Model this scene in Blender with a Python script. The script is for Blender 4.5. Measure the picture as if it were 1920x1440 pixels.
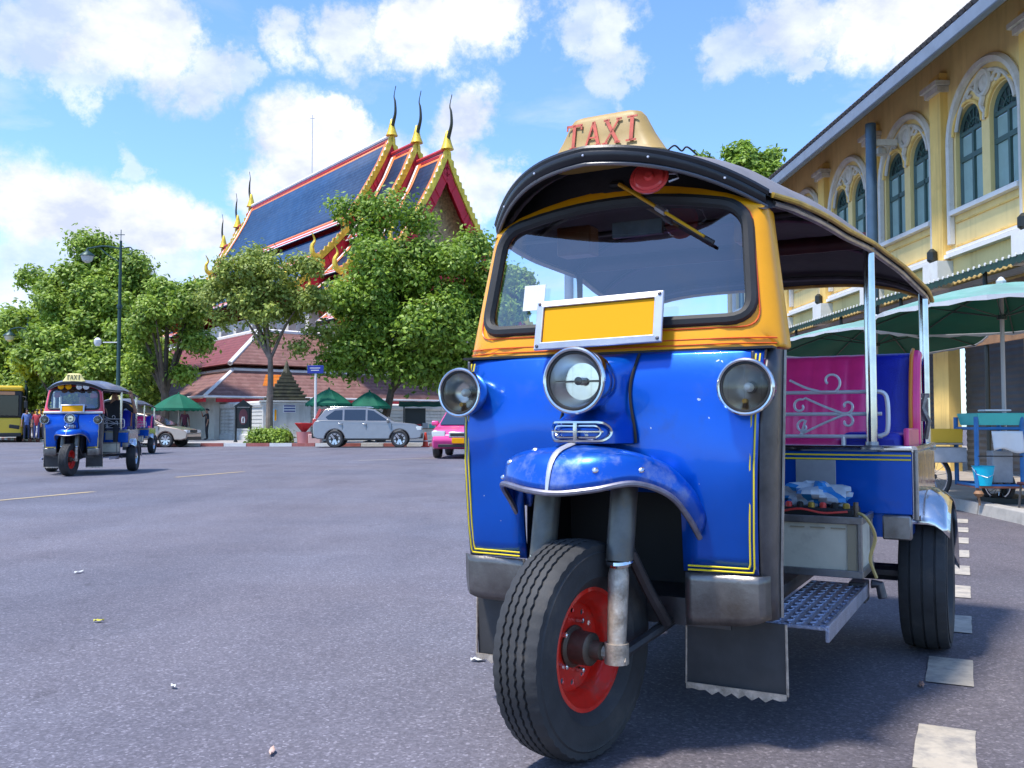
import bpy, bmesh, math, random
import numpy as np
from mathutils import Vector, Matrix, Euler

for _o in list(bpy.data.objects):
    bpy.data.objects.remove(_o, do_unlink=True)
SC = bpy.context.scene
COL = SC.collection
R = math.radians
rnd = random.Random(7)

# ------------------------------------------------------------------ camera
FPX, CAMH, PITCH = 1723.0, 0.91, math.atan(78 / 1723.0)
cam = bpy.data.cameras.new('camera')
cam.sensor_width = 36.0
cam.lens = 36.0 * FPX / 1920.0
cam.clip_start, cam.clip_end = 0.05, 2000
camo = bpy.data.objects.new('camera', cam)
COL.objects.link(camo)
camo.location = (0, 0, CAMH)
camo.rotation_euler = (R(90) + PITCH, 0, 0)
SC.camera = camo

# ------------------------------------------------------------------ sun, sky, exposure
SUN_EL, SUN_TO = R(66), Vector((-0.85, -0.53, 0)).normalized()
SKY_STRENGTH = 0.15
sun = bpy.data.lights.new('sun', 'SUN')
sun.energy, sun.angle, sun.color = 3.7, R(6.0), (1.0, 0.95, 0.87)
suno = bpy.data.objects.new('sun', sun)
COL.objects.link(suno)
sdir = Vector((SUN_TO.x * math.cos(SUN_EL), SUN_TO.y * math.cos(SUN_EL), math.sin(SUN_EL)))
suno.rotation_euler = sdir.to_track_quat('Z', 'Y').to_euler()
SC.view_settings.view_transform = 'Standard'
SC.view_settings.look = 'None'
SC.view_settings.gamma = 1.0
SC.view_settings.use_curve_mapping = False
SC.view_settings.exposure = 0.62
SC.cycles.use_adaptive_sampling = True
SC.cycles.adaptive_threshold = 0.02
SC.cycles.max_bounces = 7
SC.cycles.transparent_max_bounces = 16
SC.cycles.sample_clamp_indirect = 8.0
SC.cycles.caustics_reflective = False
SC.cycles.caustics_refractive = False


def pixdir(px, py):
    fw = Vector((0, math.cos(PITCH), math.sin(PITCH)))
    up = Vector((0, -math.sin(PITCH), math.cos(PITCH)))
    return (fw + Vector((1, 0, 0)) * ((px - 960) / FPX) + up * ((720 - py) / FPX)).normalized()


def make_world():
    w = bpy.data.worlds.new('World')
    SC.world = w
    w.use_nodes = True
    nt = w.node_tree
    nt.nodes.clear()
    N, Lk = nt.nodes.new, nt.links.new
    out, bg = N('ShaderNodeOutputWorld'), N('ShaderNodeBackground')
    bg.inputs['Strength'].default_value = SKY_STRENGTH
    sky = N('ShaderNodeTexSky')
    sky.sky_type = 'NISHITA'
    sky.sun_disc = False
    sky.sun_elevation = SUN_EL
    sky.sun_rotation = math.atan2(SUN_TO.x, SUN_TO.y)
    sky.altitude, sky.air_density, sky.dust_density, sky.ozone_density = 0, 1.0, 0.55, 2.2
    tc = N('ShaderNodeTexCoord')
    nrm = N('ShaderNodeVectorMath'); nrm.operation = 'NORMALIZE'
    Lk(tc.outputs['Generated'], nrm.inputs[0])
    D = nrm.outputs[0]
    # warp of the direction for ragged cloud edges
    wn = N('ShaderNodeTexNoise')
    wn.inputs['Scale'].default_value, wn.inputs['Detail'].default_value, wn.inputs['Roughness'].default_value = 8.0, 9.0, 0.66
    Lk(D, wn.inputs['Vector'])
    w1 = N('ShaderNodeVectorMath'); w1.operation = 'SUBTRACT'; w1.inputs[1].default_value = (.5, .5, .5)
    Lk(wn.outputs['Color'], w1.inputs[0])
    w2 = N('ShaderNodeVectorMath'); w2.operation = 'MULTIPLY_ADD'; w2.inputs[1].default_value = (.19, .19, .13)
    Lk(w1.outputs[0], w2.inputs[0]); Lk(D, w2.inputs[2])
    # general field of broken cloud, projected on a layer overhead
    sp = N('ShaderNodeSeparateXYZ'); Lk(D, sp.inputs[0])
    za = N('ShaderNodeMath'); za.operation = 'ADD'; za.inputs[1].default_value = 0.16
    zm = N('ShaderNodeMath'); zm.operation = 'MAXIMUM'; zm.inputs[1].default_value = 0.0
    Lk(sp.outputs['Z'], zm.inputs[0]); Lk(zm.outputs[0], za.inputs[0])
    dv = N('ShaderNodeVectorMath'); dv.operation = 'DIVIDE'
    cb = N('ShaderNodeCombineXYZ')
    for i in range(3):
        Lk(za.outputs[0], cb.inputs[i])
    Lk(D, dv.inputs[0]); Lk(cb.outputs[0], dv.inputs[1])
    fn = N('ShaderNodeTexNoise')
    fn.inputs['Scale'].default_value, fn.inputs['Detail'].default_value, fn.inputs['Roughness'].default_value = 1.5, 9.0, 0.6
    fn.inputs['Distortion'].default_value = 0.3
    Lk(dv.outputs[0], fn.inputs['Vector'])
    acc = fn.outputs['Fac']
    fm = N('ShaderNodeMapRange'); fm.inputs['From Min'].default_value = .53; fm.inputs['From Max'].default_value = .78
    fm.inputs['To Max'].default_value = 0.7
    Lk(acc, fm.inputs['Value'])
    cur = fm.outputs[0]
    blobs = [(40, 395, 120, 1), (170, 400, 110, 1), (300, 400, 95, 1), (395, 430, 70, 1), (90, 520, 150, .72), (280, 520, 140, .72), (430, 500, 90, .7),
             (20, 560, 120, .6), (590, 285, 105, 1), (660, 350, 120, 1), (520, 345, 70, .9), (640, 235, 60, 1), (740, 330, 90, .9), (900, 215, 85, .95), (865, 290, 80, .9), (930, 350, 70, .85),
             (40, 75, 80, .7), (120, 60, 90, .75), (210, 65, 95, .9), (310, 85, 85, .85), (400, 130, 70, .75), (470, 150, 50, .6), (180, 130, 55, .6), (560, 95, 70, .75), (680, 85, 80, .8), (800, 60, 90, .95), (900, 25, 90, .95),
             (1060, 40, 70, .6), (1120, 60, 80, .7), (1150, 125, 70, .6), (1180, 160, 45, .5), (1400, 95, 70, .6), (1500, 40, 90, .8), (1620, 45, 110, 1), (1760, 25, 120, 1), (1500, 135, 40, .6), (260, 285, 45, .5)]
    for px, py, r, a in blobs:
        c = pixdir(px, py)
        ds = N('ShaderNodeVectorMath'); ds.operation = 'DISTANCE'
        Lk(w2.outputs[0], ds.inputs[0]); ds.inputs[1].default_value = c
        mr = N('ShaderNodeMapRange'); mr.interpolation_type = 'SMOOTHSTEP'
        rr = r / FPX
        mr.inputs['From Min'].default_value, mr.inputs['From Max'].default_value = rr * 1.03, rr * 0.5
        mr.inputs['To Min'].default_value, mr.inputs['To Max'].default_value = 0.0, a
        Lk(ds.outputs['Value'], mr.inputs['Value'])
        mx = N('ShaderNodeMath'); mx.operation = 'MAXIMUM'
        Lk(cur, mx.inputs[0]); Lk(mr.outputs[0], mx.inputs[1])
        cur = mx.outputs[0]
    # cloud body: soft grey-lilac folds inside the white
    sn = N('ShaderNodeTexNoise')
    sn.inputs['Scale'].default_value, sn.inputs['Detail'].default_value, sn.inputs['Roughness'].default_value = 9.0, 6.0, 0.6
    so = N('ShaderNodeVectorMath'); so.operation = 'MULTIPLY_ADD'; so.inputs[1].default_value = (1, 1, 1.6); so.inputs[2].default_value = (3.1, 1.7, .4)
    Lk(D, so.inputs[0]); Lk(so.outputs[0], sn.inputs['Vector'])
    cr = N('ShaderNodeValToRGB')
    cr.color_ramp.elements[0].position, cr.color_ramp.elements[0].color = .36, (3.1, 3.45, 4.4, 1)
    cr.color_ramp.elements[1].position, cr.color_ramp.elements[1].color = .64, (5.7, 5.65, 5.75, 1)
    Lk(sn.outputs['Fac'], cr.inputs['Fac'])
    tint = N('ShaderNodeMix'); tint.data_type = 'RGBA'; tint.blend_type = 'MULTIPLY'; tint.inputs['Factor'].default_value = 1.0
    Lk(sky.outputs[0], tint.inputs['A']); tint.inputs['B'].default_value = (.86, 1.08, 1.36, 1)
    mix = N('ShaderNodeMix'); mix.data_type = 'RGBA'
    Lk(cur, mix.inputs['Factor']); Lk(tint.outputs['Result'], mix.inputs['A']); Lk(cr.outputs['Color'], mix.inputs['B'])
    Lk(mix.outputs['Result'], bg.inputs['Color']); Lk(bg.outputs[0], out.inputs['Surface'])


make_world()

# ------------------------------------------------------------------ materials
MATS = {}


def mat(name, col, rough=.55, metal=0.0, var=0.0, vscale=4.0, bump=0.0, bscale=60.0, coat=0.0, dirt=None, spec=.5, transl=0.0, streak=None, spots=None, rvar=0.0):
    """principled material; var = tonal mottling, dirt = (colour, scale, amount), spots = (colour, scale, threshold)"""
    if name in MATS:
        return MATS[name]
    m = bpy.data.materials.new(name)
    m.use_nodes = True
    nt = m.node_tree
    N, Lk = nt.nodes.new, nt.links.new
    b = nt.nodes['Principled BSDF']
    b.inputs['Roughness'].default_value = rough
    b.inputs['Metallic'].default_value = metal
    b.inputs['Specular IOR Level'].default_value = spec
    if coat:
        b.inputs['Coat Weight'].default_value = coat
        b.inputs['Coat Roughness'].default_value = .06
    tc = N('ShaderNodeTexCoord').outputs['Object']
    c = N('ShaderNodeRGB'); c.outputs[0].default_value = (*col, 1)
    cur = c.outputs[0]

    def noise(scale, detail=5.0, rgh=.6):
        n = N('ShaderNodeTexNoise')
        n.inputs['Scale'].default_value, n.inputs['Detail'].default_value, n.inputs['Roughness'].default_value = scale, detail, rgh
        Lk(tc, n.inputs['Vector'])
        return n.outputs['Fac']

    def mixc(fac, a, bcol, blend='MIX'):
        x = N('ShaderNodeMix'); x.data_type = 'RGBA'; x.blend_type = blend
        if isinstance(fac, float):
            x.inputs['Factor'].default_value = fac
        else:
            Lk(fac, x.inputs['Factor'])
        Lk(a, x.inputs['A'])
        if isinstance(bcol, tuple):
            x.inputs['B'].default_value = (*bcol, 1)
        else:
            Lk(bcol, x.inputs['B'])
        return x.outputs['Result']

    def rng(v, a, bb, c0=0.0, c1=1.0):
        r = N('ShaderNodeMapRange')
        r.inputs['From Min'].default_value, r.inputs['From Max'].default_value = a, bb
        r.inputs['To Min'].default_value, r.inputs['To Max'].default_value = c0, c1
        Lk(v, r.inputs['Value'])
        return r.outputs[0]

    if var:
        f = rng(noise(vscale), .3, .7, 1 - var, 1 + var)
        g = N('ShaderNodeCombineColor')
        for i in range(3):
            Lk(f, g.inputs[i])
        cur = mixc(1.0, cur, g.outputs[0], 'MULTIPLY')
    if dirt:
        dcol, dsc, amt = dirt
        f = rng(noise(dsc, 8.0, .68), .62 - .25 * amt, .82 - .2 * amt, 0, min(1, .45 + amt * .5))
        cur = mixc(f, cur, dcol)
        Lk(rng(f, 0, 1, rough, min(1, rough + .35)), b.inputs['Roughness'])
    if streak:
        mp = N('ShaderNodeMapping'); mp.inputs['Scale'].default_value = streak[2]; Lk(tc, mp.inputs['Vector'])
        sn = N('ShaderNodeTexNoise'); sn.inputs['Scale'].default_value = 1.0; sn.inputs['Detail'].default_value = 6; sn.inputs['Roughness'].default_value = .65; Lk(mp.outputs[0], sn.inputs['Vector'])
        cur = mixc(rng(sn.outputs['Fac'], .5, .72, 0, streak[1]), cur, streak[0])
    if spots:
        scol, ssc, thr = spots
        f = rng(noise(ssc, 2.0, .5), thr, thr + .015)
        cur = mixc(f, cur, scol)
    Lk(cur, b.inputs['Base Color'])
    if rvar and not dirt:
        Lk(rng(noise(vscale * 1.7, 6), .3, .7, max(.02, rough - rvar), rough + rvar), b.inputs['Roughness'])
    if bump:
        bp = N('ShaderNodeBump'); bp.inputs['Strength'].default_value = min(1, bump); bp.inputs['Distance'].default_value = .01
        Lk(noise(bscale, 6, .65), bp.inputs['Height']); Lk(bp.outputs[0], b.inputs['Normal'])
    if transl:
        tr = N('ShaderNodeBsdfTranslucent'); Lk(cur, tr.inputs['Color'])
        ms = N('ShaderNodeMixShader'); ms.inputs[0].default_value = transl
        Lk(b.outputs[0], ms.inputs[1]); Lk(tr.outputs[0], ms.inputs[2])
        Lk(ms.outputs[0], nt.nodes['Material Output'].inputs['Surface'])
    MATS[name] = m
    return m


def glass(name, tint=(.75, .8, .8), refl=1.0, dark=0.0, ior=1.5):
    """thin pane: see-through with a Fresnel reflection"""
    if name in MATS:
        return MATS[name]
    m = bpy.data.materials.new(name); m.use_nodes = True
    nt = m.node_tree; nt.nodes.clear()
    N, Lk = nt.nodes.new, nt.links.new
    o = N('ShaderNodeOutputMaterial'); t = N('ShaderNodeBsdfTransparent'); g = N('ShaderNodeBsdfGlossy')
    t.inputs['Color'].default_value = (*tint, 1); g.inputs['Roughness'].default_value = .015
    f = N('ShaderNodeFresnel'); f.inputs['IOR'].default_value = ior
    ml = N('ShaderNodeMath'); ml.operation = 'MULTIPLY'; ml.inputs[1].default_value = refl; ml.use_clamp = True
    Lk(f.outputs[0], ml.inputs[0])
    x = N('ShaderNodeMixShader'); Lk(ml.outputs[0], x.inputs[0])
    Lk(t.outputs[0], x.inputs[1]); Lk(g.outputs[0], x.inputs[2])
    last = x.outputs[0]
    if dark:
        d = N('ShaderNodeBsdfPrincipled'); d.inputs['Base Color'].default_value = (.02, .025, .03, 1); d.inputs['Roughness'].default_value = .04
        y = N('ShaderNodeMixShader'); y.inputs[0].default_value = dark
        Lk(last, y.inputs[1]); Lk(d.outputs[0], y.inputs[2]); last = y.outputs[0]
    Lk(last, o.inputs['Surface'])
    MATS[name] = m
    return m


def leafmat(name, dark, light, transl=.35):
    if name in MATS:
        return MATS[name]
    m = bpy.data.materials.new(name); m.use_nodes = True
    nt = m.node_tree; N, Lk = nt.nodes.new, nt.links.new
    b = nt.nodes['Principled BSDF']; b.inputs['Roughness'].default_value = .5
    g = N('ShaderNodeNewGeometry')
    r = N('ShaderNodeValToRGB')
    r.color_ramp.elements[0].color = (*dark, 1); r.color_ramp.elements[1].color = (*light, 1)
    n = N('ShaderNodeTexNoise'); n.inputs['Scale'].default_value = .8; n.inputs['Detail'].default_value = 3
    Lk(N('ShaderNodeTexCoord').outputs['Object'], n.inputs['Vector'])
    a = N('ShaderNodeMath'); a.operation = 'MULTIPLY_ADD'; a.inputs[1].default_value = .55
    s = N('ShaderNodeMapRange'); s.inputs['From Min'].default_value = .3; s.inputs['From Max'].default_value = .7; s.inputs['To Max'].default_value = .45
    Lk(n.outputs['Fac'], s.inputs['Value'])
    Lk(g.outputs['Random Per Island'], a.inputs[0]); Lk(s.outputs[0], a.inputs[2])
    Lk(a.outputs[0], r.inputs['Fac']); Lk(r.outputs[0], b.inputs['Base Color'])
    t = N('ShaderNodeBsdfTranslucent'); Lk(r.outputs[0], t.inputs['Color'])
    x = N('ShaderNodeMixShader'); x.inputs[0].default_value = transl
    Lk(b.outputs[0], x.inputs[1]); Lk(t.outputs[0], x.inputs[2])
    Lk(x.outputs[0], nt.nodes['Material Output'].inputs['Surface'])
    MATS[name] = m
    return m


def asphalt():
    m = bpy.data.materials.new('asphalt'); m.use_nodes = True
    nt = m.node_tree; N, Lk = nt.nodes.new, nt.links.new
    b = nt.nodes['Principled BSDF']; b.inputs['Roughness'].default_value = .82; b.inputs['Specular IOR Level'].default_value = .35
    tc = N('ShaderNodeTexCoord').outputs['Object']

    def noise(sc, det=4, rg=.6, vec=None):
        n = N('ShaderNodeTexNoise'); n.inputs['Scale'].default_value, n.inputs['Detail'].default_value, n.inputs['Roughness'].default_value = sc, det, rg
        Lk(vec or tc, n.inputs['Vector']); return n.outputs['Fac']

    def rng(v, a, bb, c0=0.0, c1=1.0):
        r = N('ShaderNodeMapRange')
        for k, q in zip(('From Min', 'From Max', 'To Min', 'To Max'), (a, bb, c0, c1)):
            r.inputs[k].default_value = q
        Lk(v, r.inputs['Value']); return r.outputs[0]

    def mix(f, a, c, blend='MIX'):
        x = N('ShaderNodeMix'); x.data_type = 'RGBA'; x.blend_type = blend
        if isinstance(f, float): x.inputs['Factor'].default_value = f
        else: Lk(f, x.inputs['Factor'])
        for k, q in (('A', a), ('B', c)):
            if isinstance(q, tuple): x.inputs[k].default_value = (*q, 1)
            else: Lk(q, x.inputs[k])
        return x.outputs['Result']
    # aggregate: light and dark stones in bitumen
    v = N('ShaderNodeTexVoronoi'); v.inputs['Scale'].default_value = 120; Lk(tc, v.inputs['Vector'])
    vs = N('ShaderNodeSeparateColor'); Lk(v.outputs['Color'], vs.inputs[0])
    stone = N('ShaderNodeValToRGB')
    e = stone.color_ramp.elements
    e[0].position, e[0].color = 0.0, (.135, .129, .143, 1)
    e[1].position, e[1].color = 1.0, (.42, .40, .43, 1)
    e.new(.55).color = (.198, .188, .209, 1); e.new(.88).color = (.255, .242, .268, 1)
    Lk(vs.outputs[0], stone.inputs['Fac'])
    c = mix(rng(noise(160, 3), .35, .7, .0, .6), stone.outputs[0], (.165, .157, .174))
    # the worn carriageway far out is greyer-blue, the kerb lane darker and browner
    c = mix(rng(noise(.22, 5, .55), .4, .62, 0, .55), c, mix(1.0, c, (.80, .93, 1.04), 'MULTIPLY'))
    c = mix(rng(noise(.55, 7, .6), .42, .66, 0, .6), c, mix(1.0, c, (.74, .73, .74), 'MULTIPLY'))
    c = mix(rng(noise(1.3, 6, .65), .45, .75, 0, .55), c, mix(1.0, c, (.72, .70, .72), 'MULTIPLY'))
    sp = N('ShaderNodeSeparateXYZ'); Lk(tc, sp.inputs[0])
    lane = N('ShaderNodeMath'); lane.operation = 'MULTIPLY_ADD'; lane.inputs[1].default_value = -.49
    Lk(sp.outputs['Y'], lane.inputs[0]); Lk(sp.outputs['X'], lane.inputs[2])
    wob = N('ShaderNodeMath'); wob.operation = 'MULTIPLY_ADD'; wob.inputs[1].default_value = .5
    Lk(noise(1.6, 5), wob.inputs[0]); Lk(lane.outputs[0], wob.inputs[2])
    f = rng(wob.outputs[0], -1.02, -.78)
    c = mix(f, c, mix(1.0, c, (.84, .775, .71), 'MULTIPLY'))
    # long streaks worn by traffic
    mp = N('ShaderNodeMapping'); mp.inputs['Rotation'].default_value = (0, 0, R(-24)); mp.inputs['Scale'].default_value = (1.3, .10, 1); Lk(tc, mp.inputs['Vector'])
    c = mix(rng(noise(1.0, 6, .6, mp.outputs[0]), .42, .64, 0, .7), c, mix(1.0, c, (.80, .80, .82), 'MULTIPLY'))
    c = mix(rng(noise(.35, 4, .5), .55, .68, 0, .6), c, mix(1.0, c, (1.12, 1.14, 1.16), 'MULTIPLY'))
    # oil spots and tyre polish
    c = mix(rng(noise(2.7, 4, .5), .66, .75, 0, .5), c, mix(1.0, c, (.45, .43, .42), 'MULTIPLY'))
    # hairline cracks
    ck = N('ShaderNodeTexVoronoi'); ck.feature = 'DISTANCE_TO_EDGE'; ck.inputs['Scale'].default_value = .42
    wv = N('ShaderNodeVectorMath'); wv.operation = 'MULTIPLY_ADD'; wv.inputs[1].default_value = (.5, .5, .5)
    wn = N('ShaderNodeTexNoise'); wn.inputs['Scale'].default_value = 2.2; wn.inputs['Detail'].default_value = 6; Lk(tc, wn.inputs['Vector'])
    Lk(wn.outputs['Color'], wv.inputs[0]); Lk(tc, wv.inputs[2]); Lk(wv.outputs[0], ck.inputs['Vector'])
    crack = rng(ck.outputs['Distance'], .0015, .005, .45, 0)
    gate = rng(noise(.6, 3), .56, .66)
    cm = N('ShaderNodeMath'); cm.operation = 'MULTIPLY'; Lk(crack, cm.inputs[0]); Lk(gate, cm.inputs[1])
    c = mix(cm.outputs[0], c, (.03, .03, .032))
    c = mix(1.0, c, (.86, .84, .89), 'MULTIPLY')
    Lk(c, b.inputs['Base Color'])
    bp = N('ShaderNodeBump'); bp.inputs['Strength'].default_value = .55; bp.inputs['Distance'].default_value = .006
    hs = N('ShaderNodeMath'); hs.operation = 'ADD'; Lk(vs.outputs[1], hs.inputs[0]); Lk(noise(40, 6), hs.inputs[1])
    Lk(hs.outputs[0], bp.inputs['Height']); Lk(bp.outputs[0], b.inputs['Normal'])
    return m


# ------------------------------------------------------------------ mesh helpers
class MB:
    def __init__(s):
        s.v, s.f, s.m, s.cut = [], [], [], []

    def add(s, vs, fs, M=None, mi=0):
        o = len(s.v)
        s.cut.append((o, len(s.f)))
        s.v += [tuple(M @ Vector(p)) for p in vs] if M is not None else [tuple(p) for p in vs]
        s.f += [tuple(i + o for i in f) for f in fs]
        s.m += [mi] * len(fs)
        return s

    def box(s, c, d, rot=None, mi=0):
        x, y, z = d[0] / 2, d[1] / 2, d[2] / 2
        vs = [(i * x, j * y, k * z) for i in (-1, 1) for j in (-1, 1) for k in (-1, 1)]
        fs = [(0, 1, 3, 2), (4, 6, 7, 5), (0, 4, 5, 1), (2, 3, 7, 6), (0, 2, 6, 4), (1, 5, 7, 3)]
        M = Matrix.Translation(c)
        if rot:
            M = M @ Euler(rot).to_matrix().to_4x4()
        return s.add(vs, fs, M, mi)

    def tube(s, pts, r, n=8, closed=False, caps=True, mi=0, sy=1.0):
        pts = [Vector(p) for p in pts]
        N = len(pts)
        rr = r if isinstance(r, (list, tuple)) else [r] * N
        vs, fs = [], []
        nrm = None
        for i, p in enumerate(pts):
            a = pts[i - 1] if (i > 0 or closed) else pts[i]
            b = pts[(i + 1) % N] if (i < N - 1 or closed) else pts[i]
            t = (b - a)
            t = t.normalized() if t.length > 1e-9 else Vector((0, 0, 1))
            if nrm is None:
                nrm = t.orthogonal().normalized()
                h = Vector((0, 0, 1)) - t * t.z
                if h.length > .2:
                    nrm = h.normalized()
            nrm = nrm - t * nrm.dot(t)
            nrm = nrm.normalized() if nrm.length > 1e-6 else t.orthogonal().normalized()
            bi = t.cross(nrm)
            for k in range(n):
                an = 2 * math.pi * k / n
                vs.append(p + nrm * (math.cos(an) * rr[i] * sy) + bi * (math.sin(an) * rr[i]))
        L = N if closed else N - 1
        for i in range(L):
            j = (i + 1) % N
            for k in range(n):
                l = (k + 1) % n
                fs.append((i * n + k, j * n + k, j * n + l, i * n + l))
        if caps and not closed:
            fs.append(tuple(range(n))); fs.append(tuple((N - 1) * n + k for k in reversed(range(n))))
        return s.add(vs, fs, None, mi)

    def lathe(s, prof, n=24, M=None, mi=0, cap=True):
        """profile (radius, height) turned about local z"""
        vs, fs = [], []
        for r_, h in prof:
            for k in range(n):
                a = 2 * math.pi * k / n
                vs.append((r_ * math.cos(a), r_ * math.sin(a), h))
        for i in range(len(prof) - 1):
            for k in range(n):
                l = (k + 1) % n
                fs.append((i * n + k, i * n + l, (i + 1) * n + l, (i + 1) * n + k))
        if cap:
            if prof[0][0] > 1e-6: fs.append(tuple(reversed(range(n))))
            if prof[-1][0] > 1e-6: fs.append(tuple((len(prof) - 1) * n + k for k in range(n)))
        return s.add(vs, fs, M, mi)

    def prism(s, poly, h, M=None, mi=0):
        n = len(poly)
        vs = [(x, y, 0) for x, y in poly] + [(x, y, h) for x, y in poly]
        fs = [tuple(reversed(range(n))), tuple(range(n, 2 * n))] + [(i, (i + 1) % n, n + (i + 1) % n, n + i) for i in range(n)]
        return s.add(vs, fs, M, mi)

    def grid(s, nu, nv, fn, skip=None, mi=0, closed_u=False):
        vs = [fn(i / (nu if closed_u else nu - 1), j / (nv - 1)) for j in range(nv) for i in range(nu)]
        fs = []
        for j in range(nv - 1):
            for i in range(nu if closed_u else nu - 1):
                if skip and skip(i, j): continue
                k = (i + 1) % nu
                fs.append((j * nu + i, j * nu + k, (j + 1) * nu + k, (j + 1) * nu + i))
        return s.add(vs, fs, None, mi)

    def each(s, name, m, parent=None, **k):
        """every primitive added becomes an object of its own"""
        r = []
        cuts = s.cut + [(len(s.v), len(s.f))]
        for (a, fa), (b, fb) in zip(cuts, cuts[1:]):
            q = MB(); q.v = s.v[a:b]; q.f = [tuple(i - a for i in f) for f in s.f[fa:fb]]; q.m = s.m[fa:fb]
            r.append(q.build(name, m, parent, **k))
        return r

    def build(s, name, m, parent=None, smooth=35, bevel=0, solid=0, segs=2, sub=0, fix=True):
        me = bpy.data.meshes.new(name)
        me.from_pydata([tuple(v) for v in s.v], [], s.f)
        ms = m if isinstance(m, (list, tuple)) else [m]
        for q in ms:
            me.materials.append(q)
        if len(ms) > 1:
            me.polygons.foreach_set('material_index', s.m)
        if fix:
            bm = bmesh.new(); bm.from_mesh(me); bmesh.ops.recalc_face_normals(bm, faces=bm.faces); bm.to_mesh(me); bm.free()
        me.update()
        if smooth:
            me.shade_smooth()
            me.set_sharp_from_angle(angle=R(smooth))
        o = bpy.data.objects.new(name, me)
        COL.objects.link(o)
        if parent: o.parent = parent
        if solid:
            md = o.modifiers.new('solid', 'SOLIDIFY'); md.thickness = solid; md.offset = -1
        if bevel:
            md = o.modifiers.new('bevel', 'BEVEL'); md.width = bevel; md.segments = segs; md.limit_method = 'ANGLE'; md.angle_limit = R(40)
        if sub:
            md = o.modifiers.new('sub', 'SUBSURF'); md.levels = sub; md.render_levels = sub
        return o


def thing(name, label, cat, loc=(0, 0, 0), rz=0, group=None, scale=1):
    o = bpy.data.objects.new(name, None)
    COL.objects.link(o)
    o.empty_display_size = .1
    o.location, o.rotation_euler, o.scale = loc, (0, 0, rz), (scale,) * 3
    o['label'], o['category'] = label, cat
    if group: o['group'] = group
    return o


def tag(o, label, cat, group=None):
    o['label'], o['category'] = label, cat
    if group: o['group'] = group
    return o


def struct(o):
    o['kind'] = 'structure'
    return o


def share(src, parent, name=None, loc=None, rot=None, scale=None):
    """a copy of a mesh object that shares its data"""
    c = src.copy(); COL.objects.link(c); c.parent = parent
    if name: c.name = name
    if loc is not None: c.location = loc
    if rot is not None: c.rotation_euler = rot
    if scale is not None: c.scale = scale
    return c


def spline(pts, n=8, closed=False):
    """Catmull-Rom through points"""
    P = [Vector(p) for p in pts]
    out = []
    N = len(P)
    for i in range(N if closed else N - 1):
        p0 = P[i - 1] if (i > 0 or closed) else P[0] * 2 - P[1]
        p1, p2 = P[i], P[(i + 1) % N]
        p3 = P[(i + 2) % N] if (i + 2 < N or closed) else P[-1] * 2 - P[-2]
        for k in range(n):
            t = k / n
            out.append(.5 * (2 * p1 + (p2 - p0) * t + (2 * p0 - 5 * p1 + 4 * p2 - p3) * t * t + (3 * p1 - p0 - 3 * p2 + p3) * t ** 3))
    if not closed: out.append(P[-1])
    return out


def lerp_table(T, x):
    if x <= T[0][0]: return T[0][1:]
    for a, b in zip(T, T[1:]):
        if x <= b[0]:
            t = (x - a[0]) / (b[0] - a[0])
            t = t * t * (3 - 2 * t) * .35 + t * .65
            return tuple(p + (q - p) * t for p, q in zip(a[1:], b[1:]))
    return T[-1][1:]


def at(px, py, d):
    """world point seen at photo pixel (px, py) at distance d along +Y"""
    r = pixdir(px, py)
    return Vector((0, 0, CAMH)) + r * (d / r.y)


MX = lambda loc=(0, 0, 0), rot=(0, 0, 0): Matrix.Translation(loc) @ Euler(rot).to_matrix().to_4x4()
# ------------------------------------------------------------------ shared vehicle materials
blue_paint = mat('blue_paint', (.0, .092, .52), .30, .5, var=.10, vscale=3, spec=.3, coat=.5, bump=.10, bscale=3.2, dirt=((.03, .075, .25), 6, .22), spots=((.50, .54, .58), 38, .758))
yellow_paint = mat('yellow_paint', (.88, .37, .004), .38, 0, var=.07, vscale=5, spec=.3, coat=.3, bump=.04, bscale=9)
red_line = mat('red_line', (.75, .10, .02), .4)
yel_line = mat('yellow_line_paint', (.85, .66, .02), .4)
chrome = mat('chrome', (.62, .62, .63), .13, 1.0, var=.15, vscale=9, rvar=.07)
steel = mat('worn_steel', (.30, .28, .27), .38, .85, var=.3, vscale=7, dirt=((.16, .11, .07), 9, .45), bump=.15, bscale=12)
dark_steel = mat('dark_steel', (.10, .095, .10), .45, .7, var=.35, vscale=9, dirt=((.13, .10, .07), 14, .3))
silver = mat('brushed_silver', (.58, .58, .64), .42, .6, var=.1, vscale=12)
rubber = mat('black_rubber', (.022, .022, .023), .62, 0, var=.2, vscale=8, bump=.08, bscale=60)
tyre_m = mat('tyre_rubber', (.036, .036, .037), .72, 0, var=.3, vscale=7, dirt=((.15, .125, .10), 6, .28), bump=.12, bscale=90)
vinyl = mat('black_vinyl', (.016, .016, .018), .36, 0, var=.25, vscale=12, bump=.1, bscale=30)
liner = mat('dark_headliner', (.030, .028, .030), .75, 0, var=.3, vscale=6, bump=.35, bscale=9)
canvas = mat('grey_canvas', (.20, .19, .20), .55, 0, var=.22, vscale=6, dirt=((.12, .10, .08), 6, .4), bump=.2, bscale=14)
gold_edge = mat('gold_edging', (.50, .33, .06), .4, .4, var=.35, vscale=15)
maroon_v = mat('maroon_vinyl', (.06, .015, .02), .4, 0, var=.3, vscale=12)
pink_v = mat('pink_vinyl', (.95, .04, .24), .33, 0, var=.1, vscale=8, coat=.3)
royal_v = mat('blue_vinyl', (.01, .02, .42), .38, 0, var=.1, vscale=8, coat=.2, bump=.35, bscale=160)
orange_v = mat('orange_piping', (.80, .25, .02), .4)
red_rim = mat('red_rim_paint', (.80, .025, .012), .35, .0, var=.15, vscale=12, coat=.5, dirt=((.16, .10, .07), 10, .35))
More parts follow.
